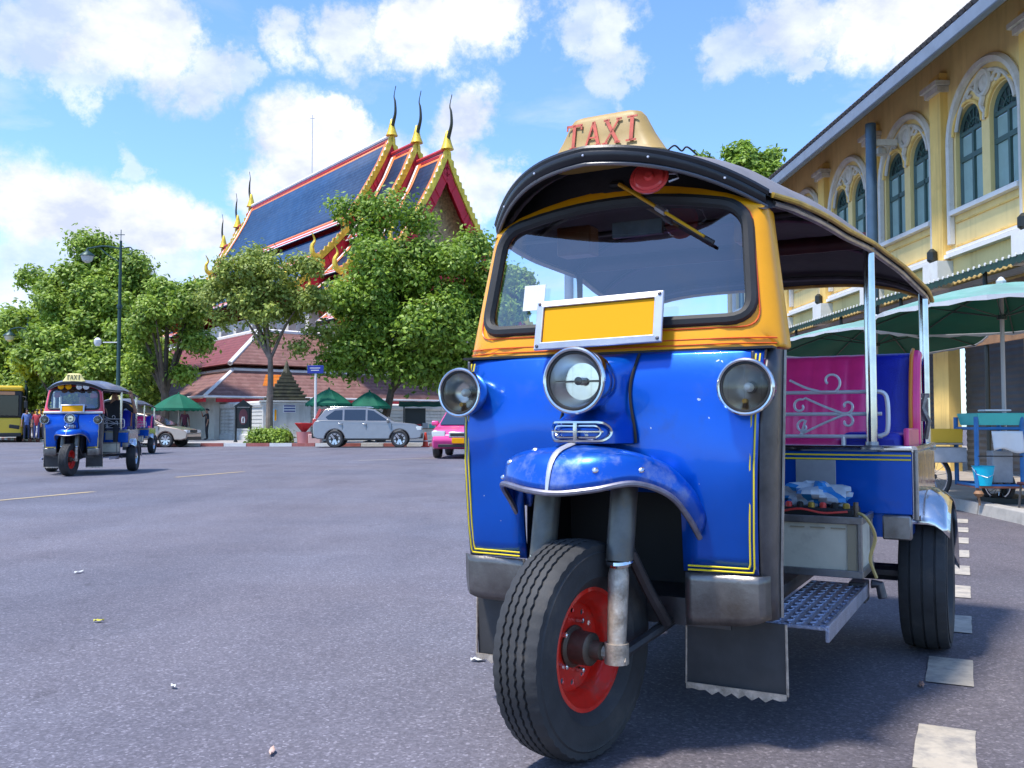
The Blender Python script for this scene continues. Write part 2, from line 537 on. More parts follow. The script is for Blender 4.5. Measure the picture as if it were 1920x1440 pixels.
hub_m = mat('greasy_hub', (.13, .10, .075), .5, .6, var=.35, vscale=16)
fork_m = mat('fork_paint', (.13, .125, .115), .4, .5, var=.3, vscale=10, dirt=((.22, .17, .11), 12, .45))
alu_m = mat('pitted_alloy', (.52, .44, .36), .45, .55, var=.35, vscale=28, dirt=((.22, .17, .12), 26, .6), bump=.3, bscale=50)
lens_g = glass('lamp_glass', (.97, .97, .95), 1.0)
pane_g = glass('windscreen_glass', (.80, .86, .88), 4.2, ior=1.52)
reflector = mat('lamp_reflector', (.82, .82, .81), .26, 1.0, bump=0, bscale=22)
reflector2 = mat('fog_reflector', (.60, .55, .46), .24, 1.0, bump=0, bscale=20)
bulb_m = mat('bulb', (.85, .82, .75), .2)
amber_m = mat('amber_bulb', (.85, .45, .08), .25)
taxi_y = mat('aged_yellow_plastic', (.40, .265, .085), .5, 0, var=.18, vscale=9, dirt=((.26, .16, .07), 9, .35))
taxi_r = mat('faded_red_print', (.55, .09, .05), .55, 0, var=.25, vscale=40)
plate_y = mat('plate_yellow', (.82, .36, .0), .6, spec=.2)
cream_m = mat('cream_panel', (.66, .61, .48), .5, 0, var=.1, vscale=6, dirt=((.22, .17, .12), 5, .35))
paper_m = mat('paper_white', (.72, .72, .70), .7, var=.06)
wood_m = mat('brown_wood', (.20, .08, .03), .5, 0, var=.3, vscale=10)
disc_red = mat('red_plastic', (.75, .06, .05), .35, 0, coat=.4)
blackm = mat('matt_black', (.012, .012, .012), .6)
tread_plate = mat('chequer_plate', (.42, .44, .55), .3, .9, var=.2, vscale=14, bump=.9, bscale=70)
yel_wiper = mat('wiper_yellow', (.72, .36, .01), .4)
bright_rod = mat('bright_rod', (.72, .71, .72), .35, .35)
cable_m = mat('cable_cream', (.55, .42, .16), .5)
hole_bright = mat('bright_bolt', (.75, .75, .78), .2, 1)


def tyre_mesh(Rr, w, bead, groove_x, zig, nseg, name, parent, depth=.007, notch=True):
    """tyre turned about local x, grooves and shoulder notches cut into the tread"""
    hw = w / 2
    tw = hw * .84
    cols = [(-hw * .60, bead), (-hw * .78, bead + .012), (-hw * .93, bead + (Rr - bead) * .22), (-hw * .965, bead + (Rr - bead) * .25), (-hw * .955, bead + (Rr - bead) * .28), (-hw * .99, bead + (Rr - bead) * .42), (-hw * 1.0, bead + (Rr - bead) * .62), (-hw * .985, bead + (Rr - bead) * .72), (-hw * 1.0, bead + (Rr - bead) * .74), (-hw * .95, Rr - .030)]
    tread = [(-tw, 'e')]
    for g in groove_x:
        tread += [(g - .0042, 'g'), (g - .0028, 'b'), (g + .0028, 'b'), (g + .0042, 'g')]
    tread += [(tw, 'e')]
    rows = []
    for s in range(nseg):
        z = zig * (1 if s % 2 else -1)
        nt_ = notch and (s % 3 == 0)
        row = list(cols)
        sh = (-hw * .95, Rr - .012 - (.004 if nt_ else 0))
        row.append(sh)
        for x, k in tread:
            rad = Rr - .007 * (x / tw) ** 2
            xx = x + (z if k != 'e' else 0)
            if k == 'b': rad -= depth
            if k == 'e' and nt_: rad -= .0035
            row.append((xx, rad))
        row.append((hw * .95, Rr - .012 - (.004 if nt_ else 0)))
        row += [(-x, r_) for x, r_ in reversed(cols)]
        rows.append(row)
    n = len(rows[0])
    m = MB(); vs, fs = [], []
    for s, row in enumerate(rows):
        a = 2 * math.pi * s / nseg
        for x, r_ in row:
            vs.append((x, r_ * math.sin(a), r_ * math.cos(a)))
    for s in range(nseg):
        t = (s + 1) % nseg
        for i in range(n - 1):
            fs.append((s * n + i, s * n + i + 1, t * n + i + 1, t * n + i))
    m.add(vs, fs)
    return m.build(name, tyre_m, parent, smooth=28)


def holed_plate(m, r0, r1, nh, hr, rc, x, th=.004, mi=0):
    """annular plate about local x with a ring of round holes"""
    K = 16
    for h in range(nh):
        a0 = 2 * math.pi * h / nh
        da = math.pi / nh
        outer, inner = [], []
        for k in range(K):
            t = 2 * math.pi * k / K
            c, s = math.cos(t), math.sin(t)
            q = max(abs(c), abs(s))
            u, v = c / q, s / q
            rr = rc + (r1 - rc) * u if u > 0 else rc + (rc - r0) * u
            an = a0 + da * v
            outer.append((x, rr * math.sin(an), rr * math.cos(an)))
            cy, cz = rc * math.sin(a0), rc * math.cos(a0)
            er, et = (math.sin(a0), math.cos(a0)), (math.cos(a0), -math.sin(a0))
            inner.append((x, cy + hr * (c * er[0] + s * et[0]), cz + hr * (c * er[1] + s * et[1])))
        back = [(p[0] - th, p[1], p[2]) for p in inner]
        vs = outer + inner + back
        fs = [(k, (k + 1) % K, K + (k + 1) % K, K + k) for k in range(K)] + [(K + k, K + (k + 1) % K, 2 * K + (k + 1) % K, 2 * K + k) for k in range(K)]
        m.add(vs, fs, None, mi)


TX = Matrix.Rotation(R(90), 4, 'Y')      # local z -> +x


def wheel(parent, loc, Rr, w, bead, front, rimmat, name='wheel', steer=0, flip=False, det=True):
    e = bpy.data.objects.new(name, None); COL.objects.link(e)
    e.parent = parent; e.location = loc; e.rotation_euler = (0, 0, steer + (math.pi if flip else 0))
    gx = [-.036, -.0125, .0125, .036] if front else [-.045, 0, .045]
    tyre_mesh(Rr, w, bead, gx, .0022 if front else .0, 132 if det else 48, 'tyre', e, notch=True)
    hw = w / 2
    m = MB()
    m.lathe([(bead - .02, -hw * .55), (bead + .004, -hw * .62), (bead + .004, -hw * .5), (bead - .016, -hw * .42), (bead - .035, -hw * .1), (bead - .035, hw * .25), (bead - .016, hw * .42), (bead + .004, hw * .5), (bead + .006, hw * .64), (bead - .008, hw * .66), (bead - .012, hw * .52), (bead - .03, hw * .35), (bead - .042, hw * .1), (bead - .042, -hw * .2), (bead - .05, -hw * .22)], 48, TX, cap=False)
    if front:
        holed_plate(m, .05, bead - .04, 12, .0085, (bead - .04 + .05) / 2 + .012, -hw * .18)
    else:
        holed_plate(m, .045, bead - .03, 8, .014, (bead + .02) / 2 + .012, hw * .12)
    rim = m.build('rim', rimmat, e, smooth=40)
    h = MB()
    if front:
        h.lathe([(.058, -.012), (.058, -.006), (.047, .0), (.045, .05), (.040, .054), (.026, .056), (.024, .085), (.0, .085)], 28, TX)
    else:
        h.lathe([(.06, -.01), (.055, .03), (.04, .045), (.0, .05)], 24, TX)
    h.build('hub', hub_m, e)
    b = MB()
    for k in range(5):
        a = 2 * math.pi * k / 5 + .3
        b.lathe([(.0075, -.012), (.0075, .010), (.004, .012), (0, .012)], 6, Matrix.Translation((0, .072 * math.sin(a), .072 * math.cos(a))) @ TX)
    b.each('wheel_nut', hole_bright, e)
    return e


def round_outline(hb, ht, z0, z1, r, arch, k=6, ms=10):
    """rounded trapezoid in x-z, counter-clockwise from bottom-left; arch lifts the middle of the top edge"""
    cs = [(-hb, z0), (hb, z0), (ht, z1), (-ht, z1)]
    pts = []
    for i in range(4):
        p, c, q = Vector(cs[i - 1]), Vector(cs[i]), Vector(cs[(i + 1) % 4])
        a, b = c + (p - c).normalized() * r, c + (q - c).normalized() * r
        cor = [(1 - t) ** 2 * a + 2 * t * (1 - t) * c + t * t * b for t in [j / k for j in range(k + 1)]]
        nx = Vector(cs[(i + 1) % 4]); nn = Vector(cs[(i + 2) % 4])
        d = nx + (c - nx).normalized() * r
        side = [b + (d - b) * (j / ms) for j in range(1, ms)]
        pts += cor + side
    out = []
    for p in pts:
        x, z = p
        if z > (z0 + z1) / 2:
            w = (z - (z0 + z1) / 2) / ((z1 - z0) / 2)
            z += arch * max(0, 1 - (x / ht) ** 2) * w ** 3
        out.append((x, z))
    return out


ROOF_T = [(-.13, .455, 1.600, 1.716), (.2, .520, 1.592, 1.752), (.7, .585, 1.588, 1.772), (1.15, .632, 1.602, 1.775), (1.6, .695, 1.575, 1.735), (2.0, .752, 1.525, 1.665), (2.12, .756, 1.495, 1.60)]


def roof_pt(u, y, drop=0.0, inset=0.0):
    w, ze, zp = lerp_table(ROOF_T, y)
    bend = .29 * max(0, 1 - (y + .13) / .6) ** 1.3
    sag = .012 * math.sin(y * 9) * (1 - abs(u)) * abs(u) * 3
    a = abs(u)
    return ((w - inset) * u, y + bend * u * u, ze + (zp - ze) * (1 - a ** (2.7 + 1.5 * min(1, max(0, y / .6)))) - drop + sag)


def letter_strokes(ch):
    """slab-serif capital as boxes / slanted bars in a 1 x 1 cell: (x0, z0, x1, z1, width)"""
    if ch == 'T': return [(.5, .04, .5, .96, .17), (.06, .93, .94, .93, .14), (.09, .76, .09, .98, .09), (.91, .76, .91, .98, .09), (.3, .05, .7, .05, .1)]
    if ch == 'A': return [(.14, .04, .5, .98, .1), (.86, .04, .5, .98, .18), (.26, .36, .74, .36, .08), (.0, .05, .3, .05, .1), (.66, .05, 1.0, .05, .1)]
    if ch == 'X': return [(.14, .96, .86, .04, .18), (.86, .96, .14, .04, .09), (0, .05, .3, .05, .1), (.68, .05, 1, .05, .1), (0, .95, .32, .95, .1), (.7, .95, 1, .95, .1)]
    return [(.5, .04, .5, .96, .2), (.22, .05, .78, .05, .1), (.22, .95, .78, .95, .1)]


def taxi_sign(root, y0, z0, w, h, m_body, m_let, flat=False, name='taxi_sign'):
    m = MB()
    # trapezoidal box with rounded top and flared base
    def sec(z, hw, hd, n=10):
        pts = []
        r = min(hd, .05)
        for cx, cy, a0 in ((hw - r, -hd + r, -90), (hw - r, hd - r, 0), (-hw + r, hd - r, 90), (-hw + r, -hd + r, 180)):
            for j in range(n):
                a = R(a0 + 90 * j / (n - 1)); pts.append((cx + r * math.cos(a), y0 + cy + r * math.sin(a), z))
        return pts
    S = [(0, .50, .060), (.08, .50, .060), (.12, .475, .056), (.5, .385, .045), (.86, .315, .034), (.95, .285, .028), (1.0, .22, .015)]
    rings = [sec(z0 + t * h - .03 * 0, hw * w, hd) for t, hw, hd in S]
    n = len(rings[0]); vs = [p for q in rings for p in q]; fs = []
    for i in range(len(rings) - 1):
        for k in range(n): fs.append((i * n + k, i * n + (k + 1) % n, (i + 1) * n + (k + 1) % n, (i + 1) * n + k))
    fs += [tuple(reversed(range(n))), tuple((len(rings) - 1) * n + k for k in range(n))]
    m.add(vs, fs)
    s = m.build(name, m_body, root, smooth=40)
    lh, lw = h * .56, w * .148
    for i, ch in enumerate('TAXI'):
        b = MB()
        cx = (-.5 + (i + .5) / 4) * w * .645
        def P(x, z, off):
            zz = .27 + z * .56
            hd = .058 - (zz - .12) * .029 + .0022
            return Vector((cx + (x - .5) * lw, y0 - hd - off, z0 + zz * h))
        for x0, z0_, x1, z1_, wd in letter_strokes(ch):
            d = Vector((x1 - x0, (z1_ - z0_) * lh / lw)); d.normalize(); pr = Vector((-d.y, d.x * lw / lh)) * wd / 2
            c4 = [(x0 + pr.x, z0_ + pr.y), (x0 - pr.x, z0_ - pr.y), (x1 - pr.x, z1_ - pr.y), (x1 + pr.x, z1_ + pr.y)]
            v = [P(x, z, 0) for x, z in c4] + [P(x, z, .0025) for x, z in c4]
            b.add(v, [(0, 1, 2, 3), (7, 6, 5, 4), (0, 4, 5, 1), (1, 5, 6, 2), (2, 6, 7, 3), (3, 7, 4, 0)])
        b.build('letter', m_let, s, smooth=0)
    return s


def round_lamp(root, loc, r, depth, yaw=0.0, name='headlight', refl=None, housing=None, pitch=0.0):
    """round lamp facing -y: bowl housing, bright ring, reflector, bulb, glass"""
    M = MX(loc, (R(90) + pitch, 0, yaw))
    h = MB()
    h.lathe([(r * .35, -depth), (r * .75, -depth * .85), (r * .97, -depth * .5), (r * 1.0, -depth * .12), (r * .99, 0), (r * .93, 0), (r * .9, -.012)], 36, M, cap=False)
    o = h.build(name, housing or chrome, root)
    t = MB(); N_ = 40
    t.tube([M @ Vector((r * .97 * math.cos(2 * math.pi * k / N_), r * .97 * math.sin(2 * math.pi * k / N_), .003)) for k in range(N_)], r * .075, 8, closed=True)
    t.build('trim_ring', chrome, o)
    g2 = MB(); g2.tube([M @ Vector((r * .865 * math.cos(2 * math.pi * k / N_), r * .865 * math.sin(2 * math.pi * k / N_), .002)) for k in range(N_)], r * .045, 6, closed=True)
    g2.build('seal', rubber, o)
    q = MB(); q.lathe([(r * .86, -.004), (r * .7, -depth * .3), (r * .45, -depth * .5), (r * .16, -depth * .6), (0, -depth * .6)], 32, M, cap=False)
    q.build('reflector', refl or reflector, o)
    bl = MB(); bl.lathe([(.0, -depth * .28), (r * .11, -depth * .3), (r * .13, -depth * .42), (r * .1, -depth * .58)], 16, M, cap=False)
    bl.build('bulb', bulb_m, o)
    if name == 'headlight':
        sh_ = MB(); sh_.lathe([(r * .13, -depth * .22), (r * .13, -depth * .19), (0, -depth * .17)], 16, M); sh_.tube([M @ Vector((-r * .8, 0, -depth * .2)), M @ Vector((r * .8, 0, -depth * .2))], r * .02, 5); sh_.each('bulb_shield', dark_steel, o)
    else:
        sh_ = MB(); sh_.lathe([(r * .17, -depth * .5), (r * .17, -depth * .3), (r * .10, -depth * .2), (0, -depth * .18)], 16, M); sh_.lathe([(r * .09, -depth * .5), (r * .09, -depth * .25), (0, -depth * .2)], 12, M @ Matrix.Translation((-r * .12, -r * .5, 0)))
        q1, q2 = sh_.each('bulb_holder', bulb_m, o); q2.data.materials[0] = amber_m
    ln = MB()
    ln.lathe([(r * .86, .0), (r * .7, r * .075), (r * .4, r * .135), (0.0001, r * .16)], 32, M, cap=False)
    ln.build('lens', lens_g, o)
    # moulded flutes of the glass
    f = MB()
    for k in (-3, 0, 3):
        x = k * r * .2
        hgt = math.sqrt(max(0, (r * .78) ** 2 - x * x))
        f.tube([M @ Vector((x, -hgt + 2 * hgt * j / 6, r * .16 * (1 - ((x / r) ** 2 + ((-hgt + 2 * hgt * j / 6) / r) ** 2)) * .92 + .001)) for j in range(7)], r * .006, 5)
    f.each('flute', lens_g, o)
    return o


def tuk_tuk(label, loc, rz, P, group=None, det=True, steer=R(-9)):
    root = thing('tuk_tuk', label, 'tuk-tuk', loc, rz, group)
    B = P.get('body', blue_paint); FR = P.get('frame', yellow_paint)
    # ---------------- front panel (plan curve, rounded corners)
    def plan(x):
        a = abs(x)
        return -.012 * (1 - (a / .46) ** 2) if a < .46 else 0.0
    yo = lambda z: -.045 + .06 * max(0, (z - .88) / .245) ** 2 + .03 * max(0, (.8 - z) / .3) ** 2
    xs = [-.458, -.44, -.40, -.34, -.30, -.25, -.2, -.15, -.1, -.05, 0, .05, .1, .15, .2, .25, .30, .34, .40, .44, .458]
    zs = [.50, .55, .6, .66, .72, .78, .84, .90, .96, 1.0, 1.04, 1.07, 1.095, 1.115, 1.125]
    def fpt(u, v):
        x, z = xs[round(u * (len(xs) - 1))], zs[round(v * (len(zs) - 1))]
        y = plan(x) + yo(z)
        y += .003 * math.sin(x * 13 + z * 7) + .003 * math.sin(z * 17 - x * 5)
        if abs(x) > .42: y += .012 * ((abs(x) - .42) / .038) ** 2
        sh = 1 + .08 * (z - .5) / .625          # panel widens towards the belt
        return (x * (1.0 + .038 * (z - .5) / .625), y, z)
    m = MB(); m.grid(len(xs), len(zs), fpt, skip=lambda i, j: 5 <= i < 15 and j < 4)
    fp = m.build('front_panel', B, root, smooth=60, solid=.012)
    sx = lambda x, z: x * (1.0 + .038 * (z - .5) / .625)
    # corner posts and lower skirts in worn steel
    for s in (-1, 1):
        m = MB()
        def cpt(u, v):
            z = .37 + v * .755
            k = sx(.462, max(.5, z))
            a = u * math.pi / 2
            return (s * (k + .030 * math.sin(a)), .004 + .012 + (.06 * (1 - math.cos(a)) if u < 1 else .09) + yo(z) * (1 - u), z)
        m.grid(7, 12, cpt)
        m.build('corner_post', dark_steel, root, smooth=60, solid=.01)
        m = MB(); k0, k1 = sx(.52, .5), sx(.528, 1.1)
        m.tube([(s * (sx(.462, max(.5, z_)) + .032), .105, z_) for z_ in (.37, .5, .7, .9, 1.125)], .006, 8)
        m.build('door_edge', steel, root)
        m = MB()
        def spt(u, v):
            t = .256 + u * .222
            z = .498 - v * (.138 - .02 * u ** 6)
            rr = max(0, (u - .86) / .14)
            y = -.026 + .004 * math.sin(t * 40) * v + .030 * rr * rr + .012 * v ** 3
            if t < .285: z += 0
            return (s * sx(t, .5) * (1 + .02 * rr), y, z - (.012 * (1 - u) * v if s > 0 else 0))
        m.grid(12, 7, spt)
        m.build('skirt', mat('skirt_steel', (.19, .18, .17), .36, .8, var=.35, vscale=8, dirt=((.10, .075, .06), 7, .5), bump=.3, bscale=9), root, smooth=24, solid=.006)
    # yellow pin stripes
    for off in (0, .011):
        m = MB()
        for s in (-1, 1):
            pts = [(s * sx(.268, .5), -.036, .507 + off)] + [(s * sx(x, .5), plan(x) + yo(.5) - .009 + (.012 * ((abs(x) - .42) / .038) ** 2 if x > .42 else 0), .507 + off) for x in (.34, .4, .43, .447 - off)]
            pts += [(s * sx(.450 - off, z), -.002 + yo(z), z) for z in (.52 + off, .6, .8, 1.0, 1.06, 1.11)]
            m.tube(pts, .0026, 5)
        m.each('pin_stripe', yel_line, root)
    # ---------------- nose that carries the lamp and the fork
    m = MB()
    def npt(u, v):
        z = .86 + v * .262
        t = (u - .5) * 2
        hw = .122 + .010 * math.cos(v * 5)
        dp = .19 - .085 * min(1, max(0, (v - .22) / .12)) - .09 * max(0, (v - .8) / .2) ** 2
        a = abs(t)
        return (hw * math.copysign(a ** .8, t), -.004 - dp * (1 - a ** (3.3 - 1.4 * min(1, max(0, (v - .2) / .3)))) + .01 * max(0, (z - 1.0) / .125) ** 2, z)
    m.grid(25, 16, npt)
    m.build('nose', B, root, smooth=70)
    m = MB()
    for s in (-1, 1):
        m.tube([Vector(npt(0.5 + s * .5, v / 10)) + Vector((s * .003, -.002, 0)) for v in range(11)], .004, 6)
    m = MB()
    for s in (-1, 1):
        m.tube([(s * (.112 + .012 * math.cos(v / 10 * 5)), yo(.86 + .026 * v) - .016, .86 + .0262 * v) for v in range(11)], .0045, 6)
    m.each('nose_seam', blackm, root)
    # ---------------- lamps
    round_lamp(root, (.0, -.212, 1.036), .092, .13, 0, housing=chrome)
    for s in (-1, 1):
        L = round_lamp(root, (s * .450, -.095, 1.014), .075, .09, R(-8) * 0, name='side_lamp', refl=reflector2)
        b = MB(); b.box((s * .45, -.012, 1.014), (.045, .06, .04)); b.tube([(s * .455, -.03, 1.08), (s * .455, -.03, 1.115)], .006, 6)
        b.each('bracket', dark_steel, L, bevel=.004)
    m = MB(); m.lathe([(.075, -.02), (.088, .03), (.088, .06)], 32, MX((0, -.10, 1.036), (R(90), 0, 0)))
    m.build('lamp_bucket', chrome, root)
    # ---------------- badge grille under the lamp
    def stadium(hw, hh, n=10):
        return [(hw * 0 + (hw - hh) * s_ + hh * math.cos(a), hh * math.sin(a)) for s_, a0 in ((1, -90), (-1, 90)) for a in [R(a0 + 180 * j / n) for j in range(n + 1)]]
    g = MB()
    yb = lambda x: -.004 - .19 * (1 - (abs(x) / .131) ** 4.1) - .010
    for hw, hh, rr in ((.090, .026, .0055), (.070, .016, .0035)):
        g.tube([(x, yb(x) + .0, .893 + z) for x, z in stadium(hw, hh)], rr, 6, closed=True)
    gr2 = g.each('badge_grille', chrome, root); gc = gr2[0]; gr2[1].parent = gc; gr2[1].name = 'inner_ring'
    g = MB(); g.tube([(x, yb(x), .893) for x in [-.075 + .015 * i for i in range(11)]], .0035, 6); g.build('bar', chrome, gc)
    g = MB(); g.tube([(0, yb(0) - .004, .869), (0, yb(0) - .006, .893), (0, yb(0) - .004, .917)], .006, 6); g.build('emblem', chrome, gc)
    # ---------------- mudguard over the front wheel
    rim = spline([(-.275, .0, .60), (-.278, -.06, .67), (-.262, -.15, .728), (-.20, -.245, .745), (-.10, -.305, .735), (0, -.322, .730), (.10, -.305, .742), (.19, -.245, .758), (.258, -.165, .725), (.292, -.10, .66), (.308, -.05, .60)], 6)
    top = spline([(-.245, .0, .66), (-.215, -.02, .74), (-.17, -.06, .80), (-.11, -.12, .842), (-.05, -.165, .858), (0, -.175, .862), (.05, -.165, .858), (.11, -.12, .842), (.17, -.06, .81), (.22, -.02, .75), (.25, 0, .67)], 6)
    m = MB(); nn = len(rim)
    def mg(u, v):
        a, b = top[round(u * (nn - 1))], rim[round(u * (nn - 1))]
        p = a.lerp(b, v)
        bul = .048 * math.sin(v ** 1.25 * math.pi) + .01 * math.sin(v * math.pi) * math.cos(u * 20) * .2
        return p + Vector((p.x * 1.1 * bul / .05 * .12, -.55 * bul if abs(p.x) < .2 else -.2 * bul, bul * .8))
    m.grid(nn, 12, mg)
    mud = m.build('mudguard', mat('scuffed_blue_paint', (.0, .092, .52), .3, .5, coat=.4, dirt=((.32, .36, .50), 11, .42), bump=.1, bscale=7) if det else B, root, smooth=70, solid=.006)
    m = MB(); m.tube([p + Vector((0, -.003, -.002)) for p in rim], .0085, 8); m.build('mudguard_rim', mat('scratched_edge', (.26, .25, .30), .4, .7, var=.3, vscale=20, dirt=((.06, .07, .2), 18, .4)), mud)
    m = MB(); m.tube([Vector(mg(.5 - .028, j / 10)) + Vector((0, -.002, .003)) for j in range(11)], [.016 - .0011 * j for j in range(11)], 8, sy=.3); m.build('spine_rib', silver, mud)
    if det:
        for (u, v) in ((.30, .72), (.24, .9), (.345, .40), (.60, .80), (.72, .83)):
            m = MB(); p = Vector(mg(u, v)); q = Vector(mg(u, min(1, v + .02))); 
            m.lathe([(.010, -.002), (.0085, .002), (.003, .0045), (0, .005)], 9, Matrix.Translation(p) @ Vector((p.x * 1.2, -.75, .75)).to_track_quat('Z', 'Y').to_matrix().to_4x4())
            m.build('rivet_washer', hole_bright, mud)
    # dark wheel well behind
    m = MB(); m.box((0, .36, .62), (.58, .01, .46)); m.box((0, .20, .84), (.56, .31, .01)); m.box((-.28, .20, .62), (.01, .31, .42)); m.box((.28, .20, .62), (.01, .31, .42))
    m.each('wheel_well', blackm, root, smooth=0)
    # ---------------- cab frame, windscreen
    rake = lambda x, z: .012 + (z - 1.13) * .235 + .055 * max(0, (abs(x) - .34) / .16) ** 2
    outer = round_outline(.516, .455, 1.132, 1.56, .014, .10)
    inner = round_outline(.428, .402, 1.222, 1.552, .075, .055)
    mid = [tuple(Vector(a).lerp(Vector(b), .5)) for a, b in zip(outer, inner)]
    n = len(outer)
    m = MB(); vs, fs = [], []
    rings = [[(x, rake(x, z) + .10, z) for x, z in outer], [(x * 1.004, rake(x, z) + .012, z) for x, z in outer], [(x * .985, rake(x, z) - .004, z) for x, z in outer], [(x, rake(x, z) - .008, z) for x, z in mid], [(x, rake(x, z) - .004, z) for x, z in inner], [(x, rake(x, z) + .03, z) for x, z in inner]]
    for q in rings: vs += q
    for i in range(len(rings) - 1):
        for k in range(n): fs.append((i * n + k, i * n + (k + 1) % n, (i + 1) * n + (k + 1) % n, (i + 1) * n + k))
    m.add(vs, fs); cabf = m.build('cab_frame', FR, root, smooth=40)
    gk = [tuple(Vector(a).lerp(Vector(b), .18)) for a, b in zip(inner, outer)]
    m = MB(); m.tube([(x, rake(x, z) - .004, z) for x, z in [tuple(Vector(a).lerp(Vector(b), .10)) for a, b in zip(inner, outer)]], .019, 8, closed=True, sy=1.0)
    m.build('windscreen_seal', rubber, cabf)
    if det:
        for f_, r_ in ((.36, .0022),):
            m = MB(); m.tube([(x, rake(x, z) - .0095, z) for x, z in [tuple(Vector(a).lerp(Vector(b), f_)) for a, b in zip(inner, outer)]], r_, 5, closed=True); m.build('coach_line', red_line, cabf)
        for z in (1.142, 1.158):
            m = MB(); m.tube([(x / 20 * .5, rake(x / 20 * .5, z) - .006, z) for x in range(-20, 21)], .0022, 5); m.build('coach_line', red_line, cabf)
    m = MB(); m.box((0, .03, 1.128), (1.0, .05, .007)); m.build('belt_seam', blackm, root, smooth=0)
    m = MB(); vs = [(x, rake(x, z) + .004, z) for x, z in inner]; vb = [(x, rake(x, z) + .009, z) for x, z in inner]
    def wpt(u, v):
        z0, z1 = 1.215, 1.60
        z = z0 + (z1 - z0) * v; h = .43 - .03 * v
        x = h * (u * 2 - 1); return (x, rake(x, z) + .006, z)
    m.grid(17, 9, wpt); m.build('windscreen', pane_g, cabf, smooth=60)
    # closing panel between frame and visor
    m = MB(); n2 = 21
    vs = [roof_pt(-1 + 2 * i / (n2 - 1), .14, .012, .02) for i in range(n2)] + [(.455 * (-1 + 2 * i / (n2 - 1)), .125, 1.54 + .085 * (1 - (-1 + 2 * i / (n2 - 1)) ** 2)) for i in range(n2)]
    m.add(vs, [(i, i + 1, n2 + i + 1, n2 + i) for i in range(n2 - 1)]); m.build('header_panel', liner, root)
    # ---------------- roof canopy
    nu, nv = 33, 40
    m = MB(); m.grid(nu, nv, lambda u, v: roof_pt(2 * u - 1, -.13 + 2.25 * v)); cano = m.build('canopy', P.get('roof', canvas), root, smooth=60)
    m = MB(); m.grid(nu, nv, lambda u, v: roof_pt(2 * u - 1, -.128 + 2.245 * v, .010, .004)); m.build('headliner', liner, cano, smooth=60)
    N1 = 41
    m = MB(); m.tube([Vector(roof_pt(-1 + 2 * i / (N1 - 1), -.13)) + Vector((0, -.004, -.004)) for i in range(N1)], .013, 8)
    m.build('visor_rim', vinyl, cano)
    m = MB()
    m.grid(N1, 4, lambda u, v: Vector(roof_pt(2 * u - 1, -.13)) + Vector((0, -.010 + .012 * v - .014 * math.sin(v * math.pi), -.002 - .042 * v)))
    m.build('visor_band', vinyl, cano, smooth=60)
    m = MB(); m.tube([Vector(roof_pt(-1 + 2 * i / (N1 - 1), -.13)) * 1.0 + Vector((0, -.004, -.046)) for i in range(N1)], .006, 8); m.build('visor_bead', mat('grey_bead', (.16, .16, .17), .3, .6), cano)
    for s in (-1, 1):
        m = MB(); m.tube([Vector(roof_pt(s, -.08 + 2.2 * i / 30)) + Vector((s * .004, 0, -.006)) for i in range(31)], .009, 8); m.build('edge_piping', P.get('edge', gold_edge), cano)
        m = MB(); m.tube([Vector(roof_pt(s, -.02 + 2.1 * i / 30)) + Vector((-s * .012, 0, -.026)) for i in range(31)], .011, 8); m.build('roof_rail', steel, cano)
    m = MB(); m.tube([Vector(roof_pt(-1 + 2 * i / 24, 2.10)) + Vector((0, .01, -.01)) for i in range(25)], .012, 8); m.build('edge_piping', P.get('edge', gold_edge), cano)
    for y in (.55, 1.15, 1.62, 2.02):
        m = MB(); m.tube([Vector(roof_pt(-.98 + 1.96 * i / 24, y)) + Vector((0, 0, -.03)) for i in range(25)], .012, 6); m.build('roof_bow', dark_steel, cano)
    m = MB(); m.grid(23, 3, lambda u, v: (-.60 + 1.2 * u, 1.15 + .006 * math.sin(u * 60), 1.648 - .062 * v)); m.build('valance', maroon_v, cano, solid=.006)
    if det:
        for i in range(5):
            u = -.8 + 1.6 * i / 4
            m = MB(); p = Vector(roof_pt(u, -.13)) + Vector((0, -.019, -.024)); m.lathe([(.004, 0), (.003, .003), (0, .0035)], 8, MX(p, (R(90), 0, 0))); m.build('rivet', silver, cano)
    taxi_sign(root, .045, 1.718, .392, .150, P.get('taxi', taxi_y), P.get('letters', taxi_r))
    # ---------------- visor fittings
    if det:
        m = MB(); c = Vector((.155, -.02, 1.638)); M_ = MX(c, (R(90) - .45, 0, R(8)))
        m.lathe([(.0, .012), (.012, .014), (.016, .006), (.042, .008), (.047, .003), (.055, .006), (.058, 0), (.052, -.012)], 32, M_)
        d = m.build('horn_disc', disc_red, root)
        m = MB(); m.tube([c + Vector((.03, .05, .02)), c + Vector((.075, .03, .01)), c + Vector((.085, .01, -.01)), c + Vector((.06, 0, -.02))], .003, 6); m.build('horn_mount', silver, d)
        a, b = Vector((.013, .105, 1.664)), Vector((.315, .062, 1.450))
        m = MB(); m.tube([a, a.lerp(b, .45), a.lerp(b, .93)], [.013, .010, .0075], 8, sy=.55); wp = m.build('wiper', yel_wiper, root)
        m = MB(); m.tube([a.lerp(b, .60) + Vector((.0, .006, -.006)), b + Vector((.006, .006, -.004))], .006, 6); m.build('blade', rubber, wp)
        m = MB(); m.tube([a.lerp(b, .42), a.lerp(b, .52)], .013, 8, sy=.8); m.build('joint', steel, wp)
        m = MB(); m.tube([a + Vector((-.04, .03, .01)), a + Vector((0, .015, .004))], .012, 8); m.build('spindle', blackm, wp)
        m = MB(); m.tube(spline([(.18, .045, 1.722), (.215, .03, 1.738), (.235, .04, 1.722), (.255, .03, 1.728), (.28, .05, 1.705)], 6), .0028, 5); m.build('sign_wire', blackm, root)
